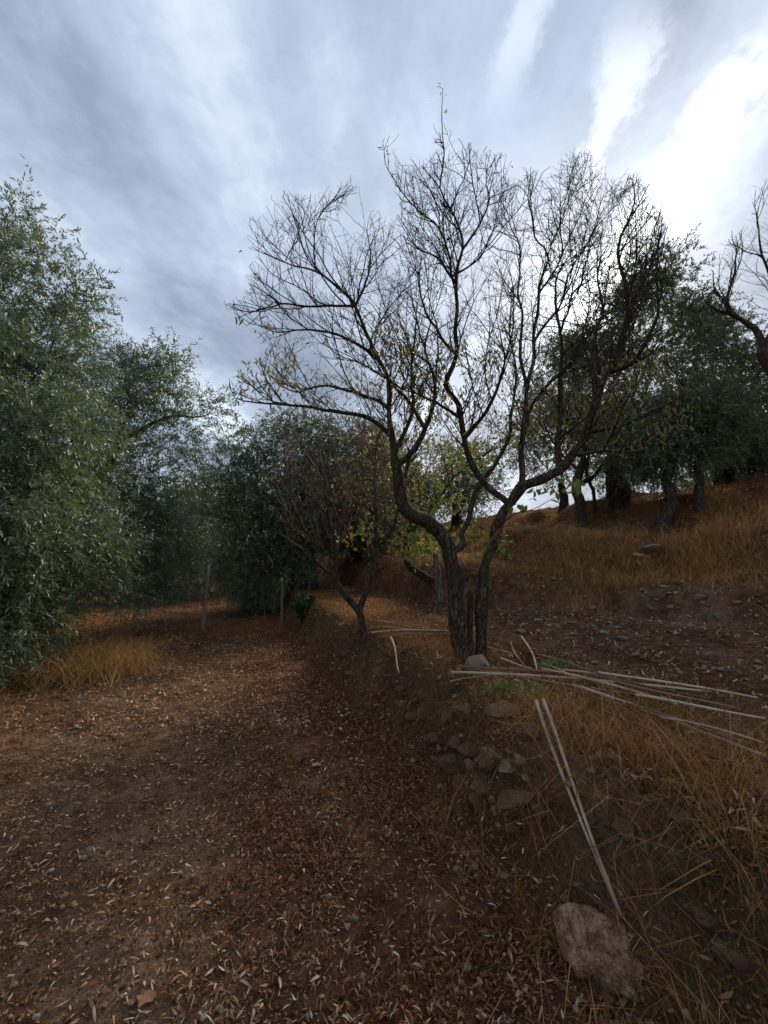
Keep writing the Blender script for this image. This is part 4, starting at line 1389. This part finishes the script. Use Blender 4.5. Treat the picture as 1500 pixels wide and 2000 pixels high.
# ------------------------------------------------------------------ canes
def cane(px, r=0.011, mat=None, label='', lift=0.012, group='cut canes heaped on the bank edge', name='cane', nodes=None, hgt=0.0, wob=0.012, pull=None):
    (x0, y0), (x1, y1) = px
    a, b = G(x0, y0), G(x1, y1)
    a[2] += r + hgt; b[2] += r + hgt
    eye = np.array([0, 0, EYE])
    t = np.linspace(0.03, 0.97, 25)
    a0, b0 = a.copy(), b.copy()
    for k in range(60):
        q = a[None] + (b - a)[None] * t[:, None]
        if np.mean(q[:, 2] - r < H(q[:, 0], q[:, 1])) < 0.10: break
        c = 1 - 0.006 * (k + 1)
        a = eye + (a0 - eye) * c
        b = eye + (b0 - eye) * (c if pull is None else 1 - (1 - c) * pull)
    a[2] += lift; b[2] += lift
    L = np.linalg.norm(b - a)
    return stickobj(name, a, b, r, r * 0.6, mat or M_CANE, nodes=nodes or max(2, int(L / 0.19)), wob=wob * (1 + L), label=label, category='cane', group=group)


GA = 'canes heaped on the bank edge'
for px, r, mt, lb_ in [
    (((881, 1336), (1392, 1380)), .0125, M_CANE, 'longest pale cane of the heap, running level from the green weeds to the right'),
    (((890, 1328), (1150, 1350)), .008, M_CANE_RED, 'thin brown cane just above the left end of the longest pale cane'),
    (((878, 1352), (960, 1338)), .006, M_CANE, 'short thin cane tip poking out below the left end of the heap'),
    (((985, 1340), (1305, 1392)), .009, M_CANE_RED, 'brown cane under the longest pale cane'),
    (((1060, 1335), (1326, 1412)), .012, M_CANE, 'thick pale cane crossing under the longest one and ending in the grass'),
    (((1060, 1316), (1130, 1352)), .011, M_CANE, 'short thick pale cane beside the upper green weed'),
    (((1019, 1257), (1049, 1326)), .011, M_CANE, 'pale cane stub pointing up, right one of the pair behind the heap'),
    (((999, 1276), (1027, 1328)), .009, M_CANE, 'pale cane stub pointing up, left one of the pair behind the heap'),
    (((944, 1279), (1012, 1301)), .009, M_CANE, 'short pale cane lying right beside the almond trunk'),
    (((978, 1307), (1040, 1330)), .008, M_CANE, 'short pale cane between the trunk rock and the heap'),
    (((1170, 1338), (1482, 1392)), .009, M_CANE, 'slim cane on the upper side of the heap reaching farthest right'),
    (((1160, 1352), (1390, 1402)), .009, M_CANE_RED, 'brown cane in the middle of the heap beside the thick pale one'),
    (((1062, 1352), (1425, 1475)), .008, M_CANE_RED, 'thin reddish cane slanting down through the grass'),
    (((1120, 1366), (1500, 1524)), .012, M_CANE, 'long cane slanting down to the right edge, pale at its end'),
    (((1200, 1405), (1470, 1505)), .008, M_CANE_RED, 'brown cane lying under the long slanting one'),
    (((897, 1322), (1064, 1346)), .008, M_CANE_RED, 'brown cane starting at the rock by the trunk and running under the green weed'),
    (((1100, 1329), (1292, 1353)), .009, M_CANE, 'weathered cane just above the longest pale one in the middle of the heap'),
    (((1202, 1362), (1442, 1421)), .009, M_CANE_RED, 'brown cane fanning out below the slim far-reaching one'),
    (((1242, 1394), (1498, 1444)), .009, M_CANE, 'weathered cane lying level in the grass toward the right edge'),
    (((1178, 1424), (1384, 1502)), .008, M_CANE_RED, 'brown cane parallel to the long slanting one, half buried in grass'),
    (((1050, 1299), (1184, 1344)), .009, M_CANE_RED, 'brown cane passing behind the upper green weed'),
    (((1292, 1442), (1496, 1498)), .008, M_CANE, 'slim weathered cane just above the pale end of the long slanting one'),
    (((1340, 1492), (1450, 1540)), .009, M_CANE_RED, 'short grey-brown cane lowest on the right of the heap')]:
    cane(px, r * 1.0, mt, lb_, group=GA, hgt=R.uniform(0.04, 0.09))
GB = 'canes leaning down the bank'
cane(((1047, 1376), (1204, 1790)), .0095, M_CANE, 'left one of the two long pale canes leaning down the bank to the boulder', group=GB, wob=.008, pull=0.15)
cane(((1061, 1374), (1214, 1800)), .0100, M_CANE, 'right one of the two long pale canes leaning down the bank to the boulder', group=GB, wob=.008, pull=0.15)
GC = 'canes lying between the sapling and the almond'
for px, r, lb_ in [
    (((722, 1219), (872, 1243)), .013, 'uppermost cane of the far bundle, sticking up at its left end'),
    (((748, 1222), (860, 1240)), .010, 'second cane from the top of the far bundle'),
    (((722, 1241), (882, 1238)), .013, 'thick pale cane lying level in the middle of the far bundle'),
    (((727, 1247), (882, 1243)), .011, 'cane below the thick level one in the far bundle'),
    (((736, 1251), (846, 1243)), .009, 'lowest thin cane of the far bundle, rising to the right'),
    (((752, 1228), (842, 1250)), .009, 'cane crossing the far bundle downwards with its right tip loose'),
    (((724, 1232), (812, 1238)), .009, 'short cane at the left end of the far bundle')]:
    cane(px, r * 0.85, M_CANE, lb_, group=GC, hgt=R.uniform(0.0, 0.05), wob=.02)
cane(((763, 1249), (779, 1322)), .010, M_CANE, 'crooked pale stick hanging down the bank below the far bundle', group=GC, wob=.02, name='stick')

# ------------------------------------------------------------------ leaf litter, pebbles, grass (what nobody could count)
def scatter(n, fn, xr, yr, near_bias=1.0):
    out = []
    tot = 0
    while tot < n:
        x = rng.uniform(*xr, n * 4); y = rng.uniform(*yr, n * 4)
        d = np.hypot(x, y)
        wgt = np.minimum(1, (2.2 / np.maximum(d, 0.5)) ** near_bias) * fn(x, y)
        k = rng.random(len(x)) < wgt
        out.append(np.stack([x[k], y[k]], -1)); tot += k.sum()
    return np.vstack(out)[:n]


def terr_normal(x, y, e=0.03):
    hx = (H(x + e, y, False) - H(x - e, y, False)) / (2 * e)
    hy = (H(x, y + e, False) - H(x, y - e, False)) / (2 * e)
    return norm(np.stack([-hx, -hy, np.ones_like(hx)], -1))


def litter(name, n, fn, xr, yr, L, W, tintf, label, bias=1.3, flat=0.35, curl=0.9, segs=2, mat=None):
    xy = scatter(n, fn, xr, yr, bias)
    x, y = xy[:, 0], xy[:, 1]
    nr = terr_normal(x, y)
    d = norm(np.cross(nr, rand_dirs(n))) + nr * np.abs(rng.normal(size=n))[:, None] * flat
    z = H(x, y) + 0.004
    v, f, t = leaves_mesh(np.stack([x, y, z], -1), d, norm(nr + rand_dirs(n) * .6), L * rng.uniform(.4, 1.25, n), W * rng.uniform(.5, 1.3, n), rng.normal(size=n) * curl, tintf(n), segs)
    return obj(name, mesh_np(name, v, f, mat or M_LITTER, {'tint': t}), kind='stuff', label=label, category='leaf litter')


def on_track(x, y):
    u, v = UV(x, y)
    cl = 0.55 + 0.6 * n2(x, y, 2.6, 2, 61)
    return ss(3.2, 2.4, -u) * 0 + (u > -3.4) * (u < 1.5) * np.clip(cl, 0.05, 1)


def at_foot(x, y):
    u, v = UV(x, y)
    return np.clip(ss(-0.5, 0.9, u) * (1 - ss(1.25, 1.5, u)) * (0.22 + 0.78 * ss(1.5, 2.7, v)) * (0.4 + 0.9 * n2(x, y, 2.3, 3, 62)), 0.0, 1)


def on_hill(x, y):
    u, v = UV(x, y)
    return (u > 1.7) * (0.5 + 0.5 * n2(x, y, 1.2, 2, 63)).clip(0.05, 1)


litter('leaf_litter', 12500, on_track, (-5, 2.2), (0.6, 10), 0.043, 0.0085, lambda n: np.clip(rng.beta(1.5, 1.15, n) * 1.05, 0, 1), 'dry curled narrow leaves strewn over the brown track')
litter('leaf_litter', 34000, lambda x, y: (UV(x, y)[0] > -3.6) * (UV(x, y)[0] < 1.4) * (0.6 + 0.6 * n2(x, y, 1.9, 3, 64)).clip(0.1, 1), (-5.5, 2.2), (0.6, 10), 0.021, 0.007, lambda n: np.clip(rng.beta(1.3, 1.7, n), 0, 1), 'crumbled bits of dry leaf and chaff all over the track', bias=1.1, segs=1, flat=0.5)
litter('leaf_litter', 2000, on_track, (-5, 2.2), (0.6, 8), 0.030, 0.014, lambda n: np.clip(rng.random(n) * 0.75, 0, 1), 'broader brown leaves strewn over the track', curl=0.5)
litter('leaf_litter', 30000, at_foot, (-3, 2.6), (0.9, 10), 0.035, 0.0085, lambda n: np.clip(rng.random(n) ** 2.0 * 0.66, 0, 1), 'dark red-brown leaves drifted along the foot of the bank', flat=0.8, curl=1.5)
litter('leaf_litter', 24000, on_hill, (-1.5, 12), (1.2, 14), 0.065, 0.014, lambda n: np.clip(rng.random(n) * 1.0, 0, 1), 'fallen leaves and bits of straw on the terrace and slope', bias=0.9, flat=0.6)
litter('leaf_litter', 16000, lambda x, y: (UV(x, y)[0] > -4.5) * (UV(x, y)[0] < 1.6) * 1.0, (-8, 2), (4, 16), 0.06, 0.018, lambda n: np.clip(rng.beta(1.4, 1.5, n), 0, 1), 'fallen leaves on the far stretch of the track', bias=0.7, segs=1)


def pebbles(name, n, fn, xr, yr, rmin, rmax, mat, label):
    xy = scatter(n, fn, xr, yr, 1.4)
    base_v = norm(np.array([[1, 1, 1], [-1, -1, 1], [-1, 1, -1], [1, -1, -1], [1, 0, .2], [-1, 0, .3], [0, 1, .4], [0, -1, .1], [0, 0, 1.0]]))
    import bmesh
    bm = bmesh.new(); bmesh.ops.create_icosphere(bm, subdivisions=1, radius=1)
    bv = np.array([v.co[:] for v in bm.verts]); bf = np.array([[v.index for v in f.verts] for f in bm.faces]); bm.free()
    r = rmin + (rmax - rmin) * rng.random(n) ** 3
    sc_ = r[:, None, None] * rng.uniform(.6, 1.2, (n, 1, 3)) * np.array([1, 1, .7])
    a = rng.uniform(0, 6.28, n); c, s = np.cos(a), np.sin(a)
    v = bv[None] * sc_ * (1 + rng.normal(size=(n, len(bv), 1)) * .12)
    vx = v[..., 0] * c[:, None] - v[..., 1] * s[:, None]; vy = v[..., 0] * s[:, None] + v[..., 1] * c[:, None]
    z = H(xy[:, 0], xy[:, 1])
    v = np.stack([vx + xy[:, 0, None], vy + xy[:, 1, None], v[..., 2] + (z + r * .25)[:, None]], -1)
    f = (bf[None] + (np.arange(n) * len(bv))[:, None, None]).reshape(-1, 3)
    return obj(name, mesh_np(name, v.reshape(-1, 3), f, mat), kind='stuff', label=label, category='pebbles')


M_CLOD = m_rock('clod_soil', [(0.08, 0.046, 0.025), (0.17, 0.098, 0.054), (0.30, 0.185, 0.105)], 3.0, 0.0)
pebbles('soil_clods', 13000, lambda x, y: (UV(x, y)[0] > -3.5) * (UV(x, y)[0] < 3.5) * 1.0, (-5, 3.5), (0.7, 7), 0.002, 0.013, M_CLOD, 'crumbs of brown earth on the track')
pebbles('pebbles', 3400, lambda x, y: (UV(x, y)[0] > -3.5) * 1.0, (-5, 7), (0.7, 11), 0.003, 0.014, M_PALE, 'small pale pebbles on the track and terrace')


def grass(name, n, fn, xr, yr, h, wd, tintf, label, bias=0.9, lean=0.6, tuft=6, category='dry grass', mat=None):
    nt = n // tuft
    xy = scatter(nt, fn, xr, yr, bias)
    xy = np.repeat(xy, tuft, 0) + rng.normal(size=(nt * tuft, 2)) * 0.035
    m_ = len(xy)
    z = H(xy[:, 0], xy[:, 1])
    sz = np.repeat(rng.uniform(.4, 1.25, nt), tuft)
    ln = rng.normal(size=(m_, 2)) * lean + np.repeat(rng.normal(size=(nt, 2)) * lean * .5, tuft, 0)
    v, f, t = blades_mesh(np.concatenate([xy, (z - .005)[:, None]], 1), h * sz * rng.uniform(.5, 1.2, m_), ln, wd * rng.uniform(.6, 1.3, m_), tintf(m_))
    return obj(name, mesh_np(name, v, f, mat or M_GRASS, {'tint': t}), kind='stuff', label=label, category=category)


def g_edge(x, y):
    u, v = UV(x, y)
    return ss(1.35, 1.9, u) * (1 - ss(2.6, 3.4, u)) * (0.45 + 0.7 * n2(x, y, 1.1, 2, 71)).clip(0, 1) * (v < 9)


def g_hill(x, y):
    u, v = UV(x, y); q = u - hill_foot(v)
    return ss(-.2, 1.2, q) * ((0.12 + 1.5 * n2(x, y, 0.55, 3, 72)).clip(0.05, 1) * (0.35 + ss(.5, 1.2, q) * (1 - ss(2.4, 3.4, q)) * .65)) * (u < 16)


def g_left(x, y):
    u, v = UV(x, y)
    return ss(1.5, 2.3, -u + 0.3 * n2(x, y, 1.3, 2, 74)) * (0.5 + 0.7 * n2(x, y, 0.8, 3, 73)).clip(0, 1)


def g_fence(x, y):
    u, v = UV(x, y)
    return (u > -3) * (u < 2.2) * ss(8.6, 9.2, v) * (1 - ss(10.4, 11.5, v)) * 1.0


grass('dry_grass', 15000, g_edge, (-3, 5), (0.9, 9), 0.10, 0.003, lambda n: rng.beta(1.1, 2.0, n), 'orange-brown dry grass along the top of the bank', lean=0.9)
grass('dry_grass', 32000, g_hill, (-2, 16), (3, 27), 0.11, 0.006, lambda n: rng.beta(1.5, 1.7, n), 'rusty orange dry grass on the hillside', bias=0.5, lean=0.9)
grass('dry_grass', 20000, g_left, (-9, -1.0), (1.2, 13), 0.12, 0.005, lambda n: rng.beta(1.5, 1.8, n), 'dry grass on the left verge under the olives', bias=0.6, lean=0.9)
grass('dry_grass', 7000, g_fence, (-8, 2), (7, 14), 0.10, 0.006, lambda n: rng.beta(1.3, 2.2, n), 'low brown grass by the wire fence', bias=0.2, lean=1.0)


def g_tuft(cx, cy, r):
    return lambda x, y: np.exp(-((x - cx) ** 2 + (y - cy) ** 2) / (2 * r * r))


grass('dry_grass', 5000, lambda x, y: ss(1.75, 2.2, -UV(x, y)[0]) * (0.5 + 0.8 * n2(x, y, 1.2, 2, 75)).clip(0.02, 1), (-7, -1.5), (1.2, 6.5), 0.15, 0.0035, lambda n: rng.beta(1.3, 2.0, n), 'rusty dry grass along the near left edge of the track', bias=0.3, lean=1.1, tuft=9)
tf = G(180, 1312)
grass('straw_tuft', 5200, g_tuft(tf[0], tf[1], 0.33), (tf[0] - 1.2, tf[0] + 1.2), (tf[1] - 1.2, tf[1] + 1.2), 0.40, 0.006, lambda n: rng.beta(3.5, 1.1, n), 'bright straw-coloured grass clump under the left olives', bias=0, lean=0.9)
for cx_, cy_, rr_, hh_, nn_ in [(1370, 1075, .45, .34, 2400), (1180, 1110, .6, .24, 2600), (1440, 1130, .5, .22, 700), (1400, 1010, .5, .22, 700)]:
    g0 = G(cx_, cy_)
    grass('straw_tuft', nn_, g_tuft(g0[0], g0[1], rr_), (g0[0] - 1.8, g0[0] + 1.8), (g0[1] - 1.8, g0[1] + 1.8), hh_, 0.0065, lambda n: rng.beta(2.8, 1.4, n), 'long orange grass on the slope', bias=0, lean=0.6)
grass('dry_grass', 11000, lambda x, y: (UV(x, y)[0] > 2.3) * (0.35 + 0.9 * n2(x, y, 1.3, 3, 84)).clip(0.03, 1), (-1, 13), (1.5, 16), 0.06, 0.005, lambda n: rng.beta(1.2, 2.6, n), 'low dead brown tufts over the terrace and slope', bias=0.6, lean=1.2, tuft=8)
grass('dry_grass', 2600, lambda x, y: (UV(x, y)[0] > 1.15) * (UV(x, y)[0] < 2.3) * (UV(x, y)[1] < 2.4) * (0.4 + 0.8 * n2(x, y, 2.0, 2, 85)).clip(0.02, 1), (0, 3.4), (0.6, 3.5), 0.27, 0.0026, lambda n: rng.beta(1.6, 1.5, n), 'long golden grass spilling down the nearest part of the bank', bias=0.3, lean=1.2, tuft=10)
# on the steep face of the bank: rubble, moss and hanging dry grass
def on_face(x, y):
    u, v = UV(x, y)
    ub_ = u - bank_off(x, y, v)
    return ss(1.1, 1.25, ub_) * (1 - ss(1.8, 2.0, ub_)) * (0.35 + 0.9 * n2(x, y, 2.2, 3, 81)).clip(0.05, 1)


pebbles('bank_rubble', 1700, on_face, (-3, 2.6), (0.8, 9), 0.005, 0.032, M_ROCK, 'broken stone bedded in the steep face of the bank')
pebbles('bank_rubble', 5000, on_face, (-3, 2.6), (0.8, 6), 0.003, 0.020, M_CLOD, 'crumbs of earth on the steep face of the bank')
M_MOSS = m_leaf('moss', [(0.0, (0.035, 0.040, 0.014)), (0.6, (0.085, 0.090, 0.030)), (1.0, (0.15, 0.15, 0.055))], transl=0.15, rough=0.8)
grass('moss', 16000, lambda x, y: on_face(x, y) * (n2(x, y, 1.6, 3, 83) > 0.02), (-3, 2.6), (0.8, 7), 0.022, 0.005, lambda n: rng.random(n), 'dull green moss cushions on the bank face', lean=1.0, tuft=16, category='moss', mat=M_MOSS)
grass('dry_grass', 7000, on_face, (-3, 2.6), (0.8, 9), 0.09, 0.0028, lambda n: rng.beta(1.1, 2.2, n), 'sparse dry grass on the steep face of the bank', lean=1.3)
litter('leaf_litter', 5000, on_face, (-3, 2.6), (0.8, 8), 0.045, 0.010, lambda n: np.clip(rng.random(n) ** 1.6 * 0.7, 0, 1), 'leaves caught on the steep face of the bank', flat=0.7, curl=1.1)
# long stiff straws by the canes and on the near bank
def g_straw(x, y):
    u, v = UV(x, y)
    return ss(1.3, 1.6, u) * (1 - ss(2.3, 2.8, u)) * (v < 5) * 1.0
grass('dry_straws', 700, g_straw, (-.5, 3.2), (0.9, 5), 0.32, 0.0022, lambda n: rng.beta(2.0, 1.5, n), 'long stiff straws standing among the canes', bias=0.8, lean=0.5, tuft=3)

for (p0_, p1_, r_, lab) in [
    ((1262, 1562), (1192, 1700), .0035, 'straw-coloured stalk slanting down the bank right of the leaning canes'),
    ((1372, 1588), (1338, 1672), .004, 'dark stalk standing on the near bank below the long slanting cane'),
    ((1392, 1702), (1286, 1752), .0035, 'pale stalk lying on the mossy part of the bank right of the boulder'),
    ((1000, 1500), (1082, 1466), .003, 'thin stalk sticking left from the leaning canes over the stones'),
    ((1050, 1552), (1080, 1680), .0025, 'thin straw hanging over the bank left of the leaning canes'),
    ((1300, 1640), (1180, 1718), .004, 'brown stalk crossing below the straw-coloured one toward the canes'),
    ((1206, 1655), (1248, 1800), .0025, 'thin pale straw just right of the leaning canes'),
    ((1280, 1830), (1400, 1960), .003, 'long straw lying to the right of the boulder'),
    ((1180, 1690), (1290, 1905), .0025, 'long thin straw falling past the right side of the boulder')]:
    cane((p0_, p1_), r_ * .62, M_STRAW if not ('brown' in lab or 'dark' in lab) else M_CANE_RED, lab, group='dry stalks on the near bank', name='dry_stalk', wob=.03, nodes=2)
# bits of stem lying about on the near bank
n = 1500
xy = scatter(n, lambda x, y: ((UV(x, y)[0] > 1.0) & (UV(x, y)[0] < 2.8)) * 1.0, (-.5, 3.2), (0.9, 5.5), 1.0)
nr = terr_normal(xy[:, 0], xy[:, 1])
d = norm(norm(np.cross(nr, rand_dirs(n))) + nr * np.abs(rng.normal(size=(n, 1))) * .18)
v, f, t = leaves_mesh(np.concatenate([xy, (H(xy[:, 0], xy[:, 1]) + .008)[:, None]], 1), d, nr, rng.uniform(.06, .34, n), rng.uniform(.002, .0045, n), rng.normal(size=n) * .3, rng.beta(1.3, 1.9, n))
obj('dry_stems', mesh_np('dry_stems', v, f, M_GRASS, {'tint': t}), kind='stuff', label='dry stems lying tangled on the near bank', category='dry stems')

# ------------------------------------------------------------------ green plants
def weed(name, label, px, py, r, n, L, W, mat, category, hgt=0.2, Yoff=0, stems=14):
    g0 = G(px, py)
    t_ = thing(name, label, category, g0)
    rr = r * g0[1] / F
    s = Skel()
    tips = []
    s.poly([g0 + [0, 0, -.03], g0 + [0, 0, .02]], .005, .004, -1, .03)
    for k in range(stems):
        a = R.uniform(0, 6.28); q = R.uniform(.3, 1) * rr
        e = g0 + np.array([math.cos(a) * q, math.sin(a) * q, hgt * R.uniform(.4, 1)])
        m_ = (g0 + e) / 2 + np.array([0, 0, hgt * .2])
        ids = s.poly([s.p[0], m_, e], .003, .0015, 0, .03, .01)
        tips += [s.p[i] for i in ids[len(ids) // 3:]]
    s.radii()
    obj('stems', s.mesh('stems', mat, off=g0), t_)
    cand = np.array(tips)
    k = rng.choice(len(cand), n)
    v, f, tn = leaves_mesh(cand[k] - g0 + rng.normal(size=(n, 3)) * .008, rand_dirs(n) + [0, 0, .3], rand_dirs(n) + [0, 0, 1.0], L * rng.uniform(.6, 1.3, n), W * rng.uniform(.7, 1.3, n), rng.normal(size=n) * .2, rng.random(n))
    obj('leaves', mesh_np('leaves', v, f, mat, {'tint': tn}), t_, kind='stuff')
    return t_


weed('green_weed', 'fresh green weed spreading over the left end of the cane heap', 1010, 1362, 62, 620, .024, .009, M_WEED, 'weed', 0.09, stems=26)
weed('green_weed', 'fresh green weed growing upright behind the canes', 1083, 1320, 34, 420, .026, .008, M_WEED, 'weed', 0.17, stems=20)
weed('green_shrub', 'dark green leafy shrub at the bottom of the bank near the thin fence post', 590, 1215, 34, 520, .11, .035, M_SHRUB, 'shrub', 0.55, stems=22)

# ------------------------------------------------------------------ a few large leaves that can be picked out
def big_leaf(px, py, size, tint, label, lobed=True):
    g0 = G(px, py)
    n = 18
    a = np.linspace(0, 2 * np.pi, n, endpoint=False)
    rr = size * (0.62 + (0.38 * np.abs(np.cos(a * 2.5)) if lobed else 0.2 * np.cos(2 * a)))
    v = np.stack([rr * np.cos(a), rr * np.sin(a) * (0.8 if lobed else .5), size * .28 * np.sin(a * 3 + 1) * 0.5 + size * .15], -1)
    v = np.vstack([v, [0, 0, size * .1]])
    f = np.stack([np.arange(n), (np.arange(n) + 1) % n, np.full(n, n)], -1)
    o = obj('fallen_leaf', mesh_np('fallen_leaf', v, f, M_LITTER, {'tint': np.full(n + 1, tint)}), label=label, category='leaf', group='large fallen leaves')
    o.location = g0 + np.array([0, 0, .006]); o.rotation_euler = (R.uniform(-.2, .2), R.uniform(-.2, .2), R.uniform(0, 6))
    return o


big_leaf(617, 1497, .042, .66, 'large lobed orange-brown leaf alone in the middle of the track')
big_leaf(908, 1668, .035, .74, 'large curled tan leaf in the drift below the bank stones')
big_leaf(285, 1958, .036, .55, 'lobed brown leaf on the track nearest the bottom left')
big_leaf(1020, 1945, .036, .80, 'pale tan leaf standing left of the boulder foot', False)
big_leaf(795, 1940, .030, .84, 'pale oval leaf at the near edge of the track', False)
print('tris', sum(len(o.data.polygons) for o in sc.objects if o.type=='MESH'));print('done; objects', len(bpy.data.objects))
